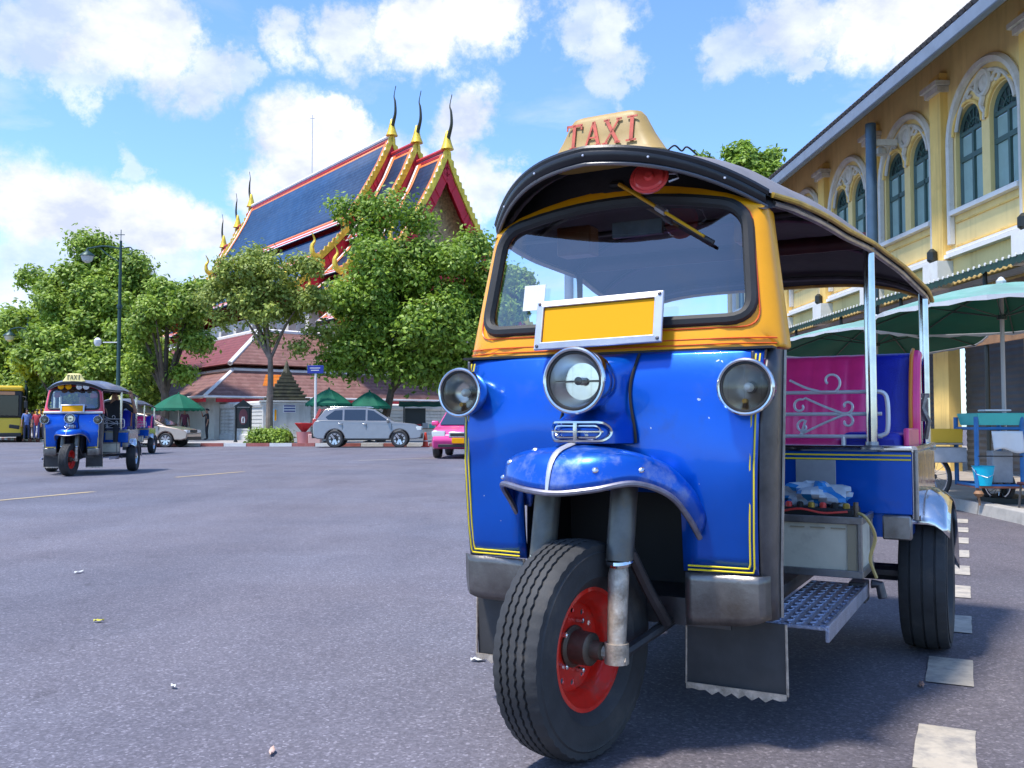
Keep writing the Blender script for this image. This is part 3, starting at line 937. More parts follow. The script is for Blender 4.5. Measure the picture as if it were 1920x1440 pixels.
        # papers and fittings behind the glass
        m = MB(); m.box((-.258, .045, 1.318), (.075, .002, .085), (-.2, 0, 0)); m.build('permit_paper', paper_m, root, smooth=0)
        for x, z, w_ in ((-.235, 1.545, .075), (.37, 1.535, .06)):
            m = MB(); m.box((x, .33, z), (w_ * 1.7, .08, .10)); m.build('speaker_box', wood_m, root, bevel=.008)
        m = MB(); m.tube([(-.5, .42, 1.585), (.5, .42, 1.585)], .01, 8); m.box((.02, .24, 1.55), (.17, .02, .05)); m.each('cab_rail', dark_steel, root)
    # number plate in a silver frame
    if True:
        pm = MX((P.get('plate_x', -.008), -.030, 1.222), (R(-13), R(-1.2), 0))
        m = MB(); hw, hh = .206, .079
        o4 = [(-hw, -hh), (hw, -hh), (hw, hh), (-hw, hh)]; i4 = [(-hw + .026, -hh + .022), (hw - .026, -hh + .022), (hw - .026, hh - .022), (-hw + .026, hh - .022)]
        vs = [(x, -.004, z) for x, z in o4] + [(x, -.010, z) for x, z in i4] + [(x, .006, z) for x, z in o4] + [(x, -.002, z) for x, z in i4]
        fs = [(k, (k + 1) % 4, 4 + (k + 1) % 4, 4 + k) for k in range(4)] + [(k, 8 + k, 8 + (k + 1) % 4, (k + 1) % 4) for k in range(4)] + [(4 + k, 4 + (k + 1) % 4, 12 + (k + 1) % 4, 12 + k) for k in range(4)] + [(8, 11, 10, 9)]
        m.add(vs, fs, pm); pf = m.build('plate_frame', silver, root, smooth=0, bevel=.003)
        m = MB(); m.box((0, -.001, 0), (hw * 2 - .056, .002, hh * 2 - .048)); m.v = [tuple(pm @ Vector(p)) for p in m.v]; m.build('number_plate', plate_y, pf, smooth=0)
        if det:
            for x, z in ((-hw + .012, -hh + .011), (hw - .012, -hh + .011), (hw - .012, hh - .011), (-hw + .012, hh - .011)):
                m = MB(); m.lathe([(.006, 0), (.0045, .003), (0, .004)], 8, pm @ MX((x, -.007, z), (R(90), 0, 0))); m.build('screw', dark_steel, pf)
    # ---------------- front fork and wheel
    for s in (-1, 1):
        m = MB(); m.tube([(s * .118, -.12, .80), (s * .118, -.137, .73), (s * .118, -.176, .535)], .039, 14); f = m.build('fork_leg', fork_m, root)
        m = MB(); m.lathe([(.037, -.008), (.040, 0), (.037, .008)], 20, MX((s * .118, -.176, .537), (R(12), 0, 0))); m.build('collar', chrome, f)
        m = MB(); m.tube([(s * .118, -.178, .53), (s * .118, -.182, .50), (s * .118, -.20, .315)], [.024, .029, .026], 14); m.build('slider', alu_m, f)
        m = MB(); m.tube([(s * .118, -.2, .32), (s * .118, -.2, .265)], .034, 12); m.tube([(s * .118, -.205, .285), (s * .075, -.205, .295)], .02, 10); m.tube([(s * .118, -.205, .275), (s * .15, -.205, .275)], .012, 8); m.each('knuckle', alu_m, f)
        m = MB(); m.tube([(s * .135, -.14, .56), (s * .15, -.05, .45), (s * .17, .06, .33)], .017, 8); m.tube([(s * .118, -.2, .28), (s * .15, .02, .31), (s * .17, .12, .33)], .016, 8); m.each('link_arm', dark_steel, f)
    wheel(root, (0, -.205, .297), .297, .145, .165, True, P.get('rim', red_rim), steer=steer, det=det)
    # ---------------- chassis, floor, step
    m = MB(); m.box((0, 1.1, .335), (.72, 1.9, .03)); 
    for s in (-1, 1): m.box((s * .3, 1.1, .31), (.06, 1.9, .06))
    m.box((0, .25, .36), (.7, .3, .08)); m.each('chassis_member', dark_steel, root, smooth=0)
    m = MB(); m.tube([(-.66, 1.6, .3), (.66, 1.6, .3)], .035, 10); m.lathe([(.09, -.1), (.13, 0), (.09, .1)], 16, MX((0, 1.6, .3), (0, R(90), 0))); m.each('rear_axle', dark_steel, root)
    for s in (-1, 1):
        m = MB(); m.box((s * .485, .70, .312), (.20, .84, .012)); m.box((s * .586, .70, .298), (.012, .84, .05)); st, lip_ = m.each('step_plate', tread_plate, root, smooth=0, bevel=.003); lip_.name = 'step_lip'; lip_.parent = st
        if det:
            q = MB()
            for iy in range(26):
                for ix in range(6):
                    a_ = R(45 if (ix + iy) % 2 else -45); q.box((s * (.40 + ix * .034), .30 + iy * .0315, .319), (.024, .006, .004), (0, 0, a_))
            k_ = q.build('tread_bar', tread_plate, st, smooth=0); k_['kind'] = 'stuff'
        m = MB(); m.box((s * .56, 1.10, .295), (.06, .1, .075)); m.tube([(s * .60, 1.12, .32), (s * .63, 1.12, .32), (s * .64, 1.12, .27)], .018, 8); m.each('step_bracket', dark_steel, st, smooth=0, bevel=.004)
        # mud flap with saw-tooth strip
        m = MB(); m.box((s * .36, .115, .245), (.29, .008, .21), (R(3), 0, 0)); fl = m.build('mud_flap', mat('flap_rubber', (.045, .044, .045), .6, 0, var=.3, vscale=9), root, smooth=0)
        m = MB(); k = 15; top_ = [(s * (.215 + .29 * i / k), .156) for i in range(k + 1)]
        bot = [(s * (.215 + .29 * i / k), .140 - (.0 if i % 2 else .012) * (1 if 2 < i < 13 else .3)) for i in range(k + 1)]
        vs = [(x, .104, z) for x, z in top_] + [(x, .104, z) for x, z in bot]; m.add(vs, [(i, i + 1, k + 2 + i, k + 1 + i) for i in range(k)]); m.build('flap_strip', alu_m, fl, smooth=0, solid=.004)
        m = MB(); m.tube([(s * .505, .108, .35), (s * .507, .108, .15)], .004, 6); m.tube([(s * .215, .108, .34), (s * .213, .108, .15)], .003, 6); m.each('flap_edge', alu_m, fl)
    # driver seat, handlebar, cab floor
    m = MB(); m.box((0, .62, .72), (.52, .36, .10)); m.box((0, .82, .86), (.5, .07, .22)); m.box((0, .62, .52), (.46, .32, .3)); m.each('driver_seat', vinyl, root, bevel=.02)
    m = MB(); m.tube([(-.32, .32, 1.08), (-.2, .24, 1.12), (0, .2, 1.10), (.2, .24, 1.12), (.32, .32, 1.08)], .014, 8); m.tube([(0, .2, 1.1), (0, .05, .9)], .025, 8); m.each('handlebar', dark_steel, root)
    # ---------------- battery tray beside the step
    for s in (-1, 1):
        m = MB(); m.box((s * .45, .98, .485), (.30, .26, .19)); bx = m.build('battery_box', cream_m, root, bevel=.006)
        m = MB()
        for z in (.392, .578): 
            m.box((s * .45, .843, z), (.325, .014, .026)); m.box((s * .606, .98, z), (.014, .28, .026))
        m.box((s * .602, .845, .485), (.016, .016, .19)); m.box((s * .602, 1.11, .485), (.016, .016, .19)); m.each('battery_frame', steel, bx, smooth=0, bevel=.003)
        if det:
            m = MB()
            for k in range(3): m.box((s * (.39 + .07 * k), .846, .555 - .006), (.05, .004, .004))
            m.box((s * .575, .846, .485), (.03, .004, .17)); m.each('battery_rib', mat('tan_strip', (.36, .30, .2), .5), bx, smooth=0)
            m = MB(); m.box((s * .45, .95, .60), (.26, .16, .03)); m.build('battery_top', blackm, bx, bevel=.006)
            for k in range(6):
                m = MB(); m.lathe([(.012, 0), (.012, .016), (.007, .02), (0, .02)], 10, MX((s * (.35 + .04 * k), .90, .614))); m.build('terminal_cap', [disc_red, blackm, gold_edge][k % 3], bx)
            m = MB(); m.tube(spline([(s * .57, .9, .605), (s * .62, .86, .59), (s * .645, .9, .52), (s * .625, .92, .44), (s * .64, .95, .37)], 6), .006, 6); m.build('battery_cable', cable_m, bx)
            m = MB(); m.tube(spline([(s * .33, .86, .60), (s * .40, .85, .612), (s * .48, .855, .60), (s * .56, .86, .607)], 6), .004, 6); m.build('red_cable', disc_red, bx)
            m = MB(); m.tube([(s * .585, .88, .58), (s * .585, .88, .64)], .009, 8); m.build('tie_bolt', hub_m, bx)
    # ---------------- passenger body
    m = MB(); m.box((0, 1.17, .695), (1.488, .02, .235)); pb = m.build('bulkhead', B, root, smooth=0, bevel=.004)
    for z in (.782, .798):
        m = MB(); m.box((0, 1.157, z), (1.484, .004, .006)); m.build('pin_stripe', yel_line, pb, smooth=0)
    m = MB(); m.tube([(-.745, 1.16, .822), (.745, 1.16, .822)], .013, 10); m.build('top_rail', chrome, pb)
    for s in (-1, 1):
        m = MB(); m.box((s * .40, 1.155, .705), (.15, .006, .145)); m.build('access_plate', mat('dull_plate', (.33, .33, .34), .5, .4, var=.15, vscale=8), pb, smooth=0, bevel=.002)
        m = MB(); m.box((s * .69, 1.175, .530), (.10, .06, .09)); m.build('corner_box', steel, pb, bevel=.006)
        m = MB()
        m.box((s * .749, 1.64, .685), (.012, .95, .25)); side = m.build('side_panel', chrome, root, smooth=0, bevel=.003)
        m = MB(); m.tube([(s * .757, 1.165, .56), (s * .757, 1.165, .82)], .009, 8); m.box((s * .757, 1.2, .70), (.006, .05, .2)); m.each('corner_trim', steel, side)
        m = MB(); m.tube([(s * .752, 1.16, .822), (s * .752, 2.1, .822)], .013, 10); m.build('side_rail', chrome, side)
        # bright arch over the rear wheel
        m = MB()
        def apt(u, v):
            a = R(38 + 140 * u); rr = .350 + .008 * math.sin(u * 9)
            return (s * (.672 + .185 * v), 1.625 - rr * math.cos(a), .297 + rr * math.sin(a) * .98 + (.02 if v < .6 else .02 - .05 * ((v - .6) / .4) ** 2))
        m.grid(22, 8, apt); m.build('wheel_arch', chrome, root, smooth=60, solid=.004)
        wheel(root, (s * .755, 1.625, .297), .297, .175, .178, False, chrome, flip=(s < 0), det=det)
        # poles
        for x, y, z0, z1 in ((.608, 1.15, .82, 1.60), (.728, 2.02, .80, 1.535)):
            m = MB(); m.tube([(s * x, y, z0), (s * x, y, z1)], .021, 14); po = m.build('canopy_pole', chrome, root)
            m = MB(); m.lathe([(.042, 0), (.042, .008), (.026, .016), (.024, .03)], 16, MX((s * x, y, z0))); m.build('pole_foot', steel, po)
        m = MB(); m.box((s * .728, 1.99, .98), (.03, .03, .1)); m.tube([(s * .73, 1.98, .85), (s * .745, 1.97, .93), (s * .72, 1.97, .99), (s * .735, 1.97, 1.05)], .012, 6); m.box((s * .728, 1.97, 1.045), (.045, .01, .02)); m.each('tail_lamp_bracket', steel, root)
    # guard rail with scrolls
    m = MB()
    for z in (1.04, .955, .868): m.tube([(-.64, 1.19, z), (.64, 1.19, z)], .0075, 8)
    for s in (-1, 1): m.tube(spline([(s * .60, 1.19, 1.04), (s * .645, 1.19, 1.035), (s * .66, 1.19, 1.0), (s * .66, 1.19, .90), (s * .645, 1.19, .875), (s * .60, 1.19, .868)], 5), .0085, 8)
    for x in (-.5, 0, .5): m.tube([(x, 1.19, .868), (x, 1.19, .82)], .009, 8)
    gr = None
    for q_ in m.each('guard_rail', bright_rod, root):
        gr = gr or q_
    def scroll(c, r0, turns, a0, d, n=22):
        return [(c[0] + r0 * (1 - .72 * i / n) * math.cos(a0 + d * turns * 2 * math.pi * i / n), 1.182, c[1] + r0 * (1 - .72 * i / n) * math.sin(a0 + d * turns * 2 * math.pi * i / n)) for i in range(n + 1)]
    for s in (-1, 1):
        for path in (spline([(.30, 1.182, 1.09), (.36, 1.182, 1.06), (.42, 1.182, 1.042)], 5) + scroll((.455, 1.082), .043, .8, -1.2, 1),
                     scroll((.34, .985), .03, .9, 1.2, 1)[::-1] + spline([(.36, 1.182, 1.018), (.43, 1.182, .985), (.50, 1.182, .957)], 5) + scroll((.515, .985), .027, .8, -1.5, 1),
                     scroll((.35, .905), .028, .9, 1.2, 1)[::-1] + spline([(.34, 1.182, .875), (.42, 1.182, .915), (.50, 1.182, .95)], 5) + scroll((.515, .925), .027, .8, 1.5, -1)):
            m = MB(); m.tube([(s * p[0], p[1], p[2]) for p in path], .0048, 6); m.build('scroll', bright_rod, gr)
    # ---------------- passenger bench
    sp, so = P.get('seat', pink_v), P.get('seat2', royal_v)
    def back(x0, x1, name, mt, ch, par=None):
        m = MB(); nx = max(6, int((x1 - x0) / ch) * 6)
        def f(u, v):
            x = x0 + (x1 - x0) * u
            rib = .014 * abs(math.sin(math.pi * (x - x0) / ch)) ** .6
            a = v * math.pi
            # profile: front face up, rolled top
            if v < .75: return (x, 1.70 - rib - .02 * math.sin(v / .75 * math.pi) + .10 * (v / .75), .83 + .36 * (v / .75))
            w_ = (v - .75) / .25 * math.pi
            return (x, 1.80 + .045 - .045 * math.cos(w_) - rib * math.cos(w_ / 2), 1.19 + .04 * math.sin(w_))
        m.grid(nx, 22, f); return m.build(name, mt, par or root, smooth=70)
    bk = back(-.52, .52, 'backrest', sp, .08)
    for s in (-1, 1):
        a, b = sorted((s * .52, s * .70))
        back(a, b, 'backrest_wing', so, .18, bk)
        m = MB(); m.tube(spline([(s * .712, 1.69, .82), (s * .712, 1.69, 1.0), (s * .712, 1.75, 1.17), (s * .712, 1.82, 1.22)], 6), .024, 10); m.build('bolster', sp, bk)
        m = MB(); m.tube(spline([(s * .698, 1.665, .82), (s * .698, 1.665, 1.0), (s * .698, 1.735, 1.19), (s * .698, 1.82, 1.243)], 6), .008, 8); m.build('piping', orange_v, bk)
    m = MB(); m.box((0, 1.48, .80), (.96, .50, .13)); cu = m.build('cushion', sp, root, bevel=.03, segs=3)
    for s in (-1, 1):
        m = MB(); m.box((s * .595, 1.48, .815), (.225, .50, .14)); m.build('cushion_wing', so, cu, bevel=.03, segs=3)
        m = MB(); m.box((s * .72, 1.44, .84), (.02, .42, .12)); m.build('cushion_side', sp, cu, bevel=.008)
    m = MB(); m.box((0, 1.64, .60), (1.46, .93, .22)); m.box((0, 2.1, .85), (1.46, .02, .7)); m.each('body_tub', B, root, smooth=0)
    return root


MAIN = tuk_tuk('large blue three-wheeled tuk-tuk with yellow windscreen frame parked in the foreground', (.2765, 2.7616, 0), R(-28.6), {}, group='tuk-tuk taxis')
# ------------------------------------------------------------------ ground
conc = mat('pavement_concrete', (.34, .29, .24), .85, 0, var=.2, vscale=2, dirt=((.16, .13, .10), 3, .4), bump=.25, bscale=30)
conc2 = mat('far_pavement', (.36, .34, .33), .85, 0, var=.15, vscale=1.5, dirt=((.18, .16, .15), 2, .35))
kerb_m = mat('kerb_stone', (.40, .37, .33), .8, 0, var=.25, vscale=5, dirt=((.14, .11, .08), 5, .45), bump=.2, bscale=25)
kerb_w = mat('kerb_white', (.72, .71, .68), .7, 0, var=.12, vscale=4, dirt=((.3, .28, .26), 4, .35))
kerb_r = mat('kerb_red', (.42, .13, .11), .7, 0, var=.2, vscale=4, dirt=((.3, .22, .2), 4, .4))
paint_w = mat('road_paint_white', (.46, .40, .32), .75, 0, var=.12, vscale=8, dirt=((.20, .19, .185), 9, .75), bump=.2, bscale=60)
paint_y = mat('road_paint_yellow', (.48, .36, .18), .8, 0, var=.15, vscale=3, dirt=((.20, .19, .20), 5, .85))

m = MB()
m.grid(41, 41, lambda u, v: (-260 + 520 * u, -60 + 460 * v, 0))
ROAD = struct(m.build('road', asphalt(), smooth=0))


def marking(name, mt, p, q, w, z=.004):
    p, q = Vector((*p, z)), Vector((*q, z))
    d = (q - p).normalized(); s = Vector((-d.y, d.x, 0)) * (w / 2)
    m = MB(); n = 6
    vs, fs = [], []
    for i in range(n + 1):
        c = p.lerp(q, i / n); j = (rnd.random() - .5) * .012; k = (rnd.random() - .5) * .012
        vs += [c + s * (1 + j * 4), c - s * (1 + k * 4)]
    fs = [(2 * i, 2 * i + 1, 2 * i + 3, 2 * i + 2) for i in range(n)]
    m.add(vs, fs)
    return m.build(name, mt, ROAD, smooth=0)


d0, dd = Vector((1.22, 2.63)), Vector((.4415, .8973))
for i in range(-1, 9):
    c = d0 + dd * (.915 * i if i < 3 else 2.745 + .83 * (i - 3))
    marking('lane_dash', paint_w, c - dd * .2, c + dd * .2, .155)
marking('lane_line', paint_y, (-6.3, 11.0), (-5.75, 12.7), .12)
marking('lane_line', paint_y, (-5.9, 16.2), (-5.3, 18.2), .12)
marking('lane_line', paint_w, (-4.0, 24), (-1.0, 27), .12)

# right-hand pavement along the yellow building
def kx(y): return 4.68 + .087 * (y - 8.44)
m = MB()
ys = [2 + i for i in range(36)]
m.add([(kx(y) + .16, y, .10) for y in ys] + [(24, y, .10) for y in ys], [(i, i + 36, i + 37, i + 1) for i in range(35)])
PAVE = struct(m.build('pavement', conc, smooth=0))
for i in range(34):
    y0, y1 = 2.5 + i, 2.5 + i + .985
    m = MB(); z = .115 + (rnd.random() - .5) * .012; o = (rnd.random() - .5) * .02
    m.add([(kx(y0) + o, y0, 0), (kx(y1) + o, y1, 0), (kx(y1) + .17 + o, y1, 0), (kx(y0) + .17 + o, y0, 0), (kx(y0) + .02 + o, y0, z), (kx(y1) + .02 + o, y1, z), (kx(y1) + .17 + o, y1, z), (kx(y0) + .17 + o, y0, z)],
          [(0, 1, 5, 4), (4, 5, 6, 7), (1, 2, 6, 5), (2, 3, 7, 6), (3, 0, 4, 7)])
    m.build('kerb_stone', kerb_m, PAVE, smooth=0, bevel=.012)

# pavement in front of the temple compound, red and white kerb
AX, AY = Vector((.798, .602, 0)), Vector((-.602, .798, 0))
m = MB()
m.add([(-17.6, 40.4, .13), (14, 40.4, .13), (30, 95, .13), (-62, 95, .13)], [(0, 1, 2, 3)])
FARP = struct(m.build('temple_pavement', conc2, smooth=0))
def kerb_run(p, q, n):
    p, q = Vector(p), Vector(q)
    d = (q - p) / n; dn = d.normalized(); s = Vector((dn.y, -dn.x, 0)) * .16
    for i in range(n):
        a, b = p + d * i, p + d * (i + .97)
        m = MB(); u = Vector((0, 0, .145))
        m.add([a, b, b - s, a - s, a + u, b + u, b - s + u, a - s + u], [(0, 1, 5, 4), (4, 5, 6, 7), (1, 2, 6, 5), (2, 3, 7, 6), (3, 0, 4, 7)])
        m.build('kerb_stone', kerb_w if i % 2 else kerb_r, FARP, smooth=0)
kerb_run((-17.6, 40.24, 0), (9.4, 40.24, 0), 27)
kerb_run((-36, 63.5, 0), (-17.75, 40.4, 0), 28)

# ------------------------------------------------------------------ yellow building on the right
wall_y = mat('ochre_plaster', (.90, .67, .28), .8, 0, var=.09, vscale=1.3, dirt=((.70, .50, .19), 1.6, .22), bump=.06, bscale=20, streak=((.55, .38, .15), .5, (3, 3, .25)))
wall_y2 = mat('ochre_pilaster', (.90, .60, .18), .8, 0, var=.1, vscale=1.2, dirt=((.6, .36, .10), 1.6, .25), streak=((.45, .25, .07), .6, (4, 4, .3)))
stucco = mat('cream_stucco', (.66, .62, .55), .75, 0, var=.1, vscale=3, dirt=((.42, .36, .28), 4, .4), streak=((.33, .28, .2), .5, (5, 5, .4)))
shut_d = mat('green_frame', (.045, .10, .085), .5, 0, var=.15, vscale=5)
shut_l = mat('green_panel', (.28, .40, .35), .6, 0, var=.1, vscale=4)
fan_m = mat('fanlight_dark', (.03, .055, .055), .35, 0, var=.3, vscale=20)
gutter_m = mat('grey_blue_gutter', (.20, .24, .30), .5, .2, var=.12, vscale=3)
tile_d = mat('roof_tile_dark', (.10, .085, .08), .8, 0, var=.3, vscale=6)
pipe_m = mat('blue_pipe', (.06, .11, .17), .45, .2, var=.15, vscale=4)
awn_g = mat('awning_green', (.02, .055, .04), .5, .2, var=.2, vscale=4)
awn_u = mat('awning_underside', (.24, .17, .12), .7, 0, var=.3, vscale=3)
beam_m = mat('timber_beam', (.30, .15, .07), .65, 0, var=.3, vscale=4)
roll_m = mat('roller_shutter', (.07, .072, .078), .5, .4, var=.2, vscale=3)
soffit_m = mat('soffit_boards', (.33, .21, .07), .8, 0, var=.15, vscale=2)
white_m = mat('white_moulding', (.74, .72, .68), .65, 0, var=.08, vscale=4, dirt=((.5, .45, .38), 4, .25))
lampdk = mat('dark_lamp_metal', (.03, .035, .035), .45, .5)

BLD = thing('arcaded_building', 'long yellow two-storey building with paired arched green windows on the right', 'building', (8.4, 0, 0), R(1.66))
BAY, C0, NB = 2.87, 12.37, 7
Z_BOT, Z_TOP, Z_SILL, Z_SPR, WR = 3.36, 7.75, 4.72, 6.07, .43
YA, YB = C0 - BAY / 2, C0 - BAY / 2 + BAY * NB


def warp_arch(y):
    """top of the opening over offset y from the bay centre, or None"""
    for c in (-.55, .55):
        if abs(y - c) < WR - 1e-6 or abs(abs(y - c) - WR) < 1e-6:
            return Z_SPR + math.sqrt(max(0, WR * WR - (y - c) ** 2))
    return None


def bay_mesh():
    m = MB()
    offs = sorted(set([-BAY / 2, BAY / 2] + [round(c + WR * -math.cos(math.pi * k / 14), 5) for c in (-.55, .55) for k in range(15)]))
    for a, b in zip(offs, offs[1:]):
        mid = (a + b) / 2
        if warp_arch(mid) is None:
            m.add([(0, a, Z_BOT), (0, b, Z_BOT), (0, b, Z_TOP), (0, a, Z_TOP)], [(0, 1, 2, 3)])
        else:
            c = -.55 if mid < 0 else .55
            za, zb = [Z_SPR + math.sqrt(max(0, WR * WR - (y - c) ** 2)) for y in (a, b)]
            m.add([(0, a, Z_BOT), (0, b, Z_BOT), (0, b, Z_SILL), (0, a, Z_SILL)], [(0, 1, 2, 3)])
            m.add([(0, a, za), (0, b, zb), (0, b, Z_TOP), (0, a, Z_TOP)], [(0, 1, 2, 3)])
            m.add([(0, a, za), (0, b, zb), (.16, b, zb), (.16, a, za)], [(0, 1, 2, 3)])
    for c in (-.55, .55):
        for s in (-1, 1):
            y = c + s * WR; m.add([(0, y, Z_SILL), (0, y, Z_SPR), (.16, y, Z_SPR), (.16, y, Z_SILL)], [(0, 1, 2, 3)])
        m.add([(0, c - WR, Z_SILL), (0, c + WR, Z_SILL), (.16, c + WR, Z_SILL), (.16, c - WR, Z_SILL)], [(0, 1, 2, 3)])
    return m


PB = {}
for bi in range(NB):
    cy = C0 + BAY * bi
    if bi == 0:
        w = PB['wall'] = bay_mesh().build('wall_bay', wall_y, BLD, smooth=0, fix=False)
        # paired windows
        for c in (-.55, .55):
            m = MB(); arc = [(c + WR * .97 * math.cos(math.pi * k / 16), Z_SPR + WR * .97 * math.sin(math.pi * k / 16)) for k in range(17)]
            pts = [(c + WR * .97, Z_SILL + .02)] + arc + [(c - WR * .97, Z_SILL + .02)]
            m.tube([(.11, y, z) for y, z in pts], .042, 4, closed=True)
            f = m.build('window', shut_d, w, smooth=0); PB.setdefault('win', []).append(f)
            m = MB(); m.add([(.125, y, z) for y, z in arc] + [(.125, c, Z_SPR)], [(k, k + 1, 17) for k in range(16)])
            m.build('fanlight', fan_m, f, smooth=0)
            m = MB()
            for k in range(1, 8):
                a = math.pi * k / 8; m.tube([(.11, c + .1 * math.cos(a), Z_SPR + .1 * math.sin(a)), (.11, c + WR * .95 * math.cos(a), Z_SPR + WR * .95 * math.sin(a))], .012, 4)
            m.tube([(.11, c + .2 * math.cos(math.pi * k / 10), Z_SPR + .2 * math.sin(math.pi * k / 10)) for k in range(11)], .014, 4)
            m.build('fan_tracery', shut_d, f, smooth=0)['kind'] = 'stuff'
            m = MB(); m.box((.10, c, Z_SPR), (.05, WR * 1.9, .07)); m.box((.10, c, (Z_SILL + Z_SPR) / 2), (.05, .06, Z_SPR - Z_SILL)); m.box((.10, c, Z_SPR - .45), (.05, WR * 1.9, .09)); m.box((.10, c, Z_SILL + .05), (.05, WR * 1.9, .08))
            m.each('glazing_bar', shut_d, f, smooth=0)
            m = MB()
            for s in (-1, 1):
                m.box((.115, c + s * .215, Z_SPR - .22), (.02, .30, .34)); m.box((.115, c + s * .215, Z_SILL + .50), (.02, .30, .76))
            m.each('shutter_panel', shut_l, f, smooth=0)
        # arch hood, roundel, sill
        m = MB(); ro = 1.12
        arc = [(-.035, ro * math.cos(math.pi * k / 28), 5.92 + ro * 1.0 * math.sin(math.pi * k / 28)) for k in range(29)]
        m.tube([(-.035, ro, 4.15)] + [(-.035, ro, 4.15 + (5.92 - 4.15) * j / 3) for j in (1, 2)] + arc + [(-.035, -ro, 5.92 - (5.92 - 4.15) * j / 3) for j in (1, 2)] + [(-.035, -ro, 4.15)], .075, 6)
        m.build('arch_moulding', stucco, w, smooth=30)
        m = MB(); m.tube([(-.02, .93 * math.cos(math.pi * (k + 2) / 28), 5.92 + .93 * math.sin(math.pi * (k + 2) / 28)) for k in range(25)], .035, 6); m.build('inner_arch', stucco, w, smooth=30)
        for c in (-.55, .55):
            m = MB(); m.tube([(-.02, c + (WR + .05) * math.cos(math.pi * k / 16), Z_SPR + (WR + .05) * math.sin(math.pi * k / 16)) for k in range(17)], .03, 6); m.build('window_arch', wall_y2, w, smooth=30)
        m = MB(); m.tube([(-.03, .2 * math.cos(2 * math.pi * k / 20), 6.68 + .2 * math.sin(2 * math.pi * k / 20)) for k in range(20)], .045, 6, closed=True); rd = m.build('roundel', stucco, w)
        m = MB(); m.lathe([(.16, 0), (.12, .03), (.05, .05), (0, .05)], 16, MX((-.01, 0, 6.68), (0, R(-90), 0))); m.build('roundel_boss', stucco, rd)
        for s in (-1, 1):
            m = MB(); m.tube(spline([(-.02, s * .25, 6.62), (-.03, s * .38, 6.72), (-.03, s * .5, 6.66), (-.03, s * .46, 6.58), (-.03, s * .38, 6.6)], 5), .03, 6); m.build('leaf_scroll', stucco, w)
        m = MB(); m.tube(spline([(-.03, 0, 6.45), (-.04, .04, 6.3), (-.04, -.03, 6.18), (-.03, 0, 6.05)], 5), [.05] * 5 + [.04] * 5 + [.025] * 6, 6); m.build('pendant', stucco, w)
        m = MB(); m.box((-.05, 0, Z_SILL - .03), (.14, 2.1, .08)); m.build('sill', white_m, w, smooth=0)
        m = MB()
        for yy, zz, dy, dz in ((0, 4.62, 2.0, .03), (0, 4.2, 2.0, .03)): m.box((-.01, yy, zz - .1), (.03, dy, dz))
        m.each('panel_moulding', wall_y2, w, smooth=0)
        kids = list(w.children)
    else:
        w = share(PB['wall'], BLD)
        for k in kids:
            c = share(k, w)
            for g in k.children: share(g, c)
    w.location = (0, cy, 0)
for bi in range(NB + 1):
    cy = YA + BAY * bi
    m = MB(); m.box((-.07, cy, 5.35), (.14, .40, 3.95)); pl = m.build('pilaster', wall_y2, BLD, smooth=0)
    m = MB(); m.box((-.10, cy, 7.02), (.22, .50, .10)); m.box((-.12, cy, 7.12), (.30, .6, .08)); m.each('capital', stucco, pl, smooth=0)
    m = MB(); m.box((-.14, cy, 3.62), (.30, .56, .50)); m.build('pedestal', white_m, pl, smooth=0)
    m = MB(); m.lathe([(.04, 0), (.09, .05), (.09, .2), (.03, .26), (0, .26)], 10, MX((-.22, cy + .05, 3.88))); m.build('spot_lamp', lampdk, pl)
    m = MB(); m.box((-.02, cy, 1.6), (.22, .55, 3.3)); pr = m.build('pier', wall_y2, BLD, smooth=0)
    if bi < NB:
        m = MB(); nst = 26
        m.grid(3, nst * 2, lambda u, v: (.16 + .012 * (round(v * (nst * 2 - 1)) % 2), cy + .3 + u * (BAY - .6), .12 + v * 2.75)); m.build('roller_shutter', roll_m, BLD, smooth=0)
        m = MB(); m.box((-.10, cy + BAY / 2, 2.95), (.1, BAY - .1, .5)); m.build('fascia_board', awn_u, BLD, smooth=0)
m = MB(); m.box((-.05, (YA + YB) / 2, 3.94), (.16, YB - YA, .07)); m.box((-.04, (YA + YB) / 2, 4.02), (.10, YB - YA, .05)); m.box((-.03, (YA + YB) / 2, 3.34), (.12, YB - YA, .08)); m.each('string_course', white_m, BLD, smooth=0)
m = MB(); m.box((.6, (YA + YB) / 2, 3.34), (1.1, YB - YA, .1)); m.box((3.2, YA + .05, 3.8), (6.2, .1, 7.6)); m.box((3.2, YB - .05, 3.8), (6.2, .1, 7.6)); m.each('inner_wall', wall_y, BLD, smooth=0)
m = MB(); m.add([(0, YA, 7.75), (0, YB, 7.75), (-.95, YB, 7.12), (-.95, YA, 7.12)], [(0, 1, 2, 3)]); m.build('eaves_soffit', soffit_m, BLD, smooth=0, solid=.03)
for i in range(3):
    m = MB(); x = -.25 - .28 * i; m.box((x, (YA + YB) / 2, 7.75 + x * .663 - .02), (.03, YB - YA, .025)); m.build('soffit_batten', soffit_m, BLD, smooth=0)
m = MB(); m.box((-1.02, (YA + YB) / 2, 7.10), (.14, YB - YA + .4, .24)); m.build('gutter', gutter_m, BLD, bevel=.02)
m = MB(); m.add([(-1.06, YA - .2, 7.235), (-1.06, YB + .2, 7.235), (3.6, YB + .2, 10.4), (3.6, YA - .2, 10.4)], [(0, 1, 2, 3)]); rf = m.build('roof', tile_d, BLD, smooth=0, solid=.08)
tl = None
for i in range(100):
    y = YA - .1 + i * (YB - YA + .2) / 100
    if tl is None:
        m = MB(); m.tube([(-1.10, 0, 7.255), (-.6, 0, 7.60)], .085, 6, sy=.5); tl = m.build('eaves_tile', tile_d, rf); tl.location = (0, y, 0)
    else: share(tl, rf, loc=(0, y, 0))
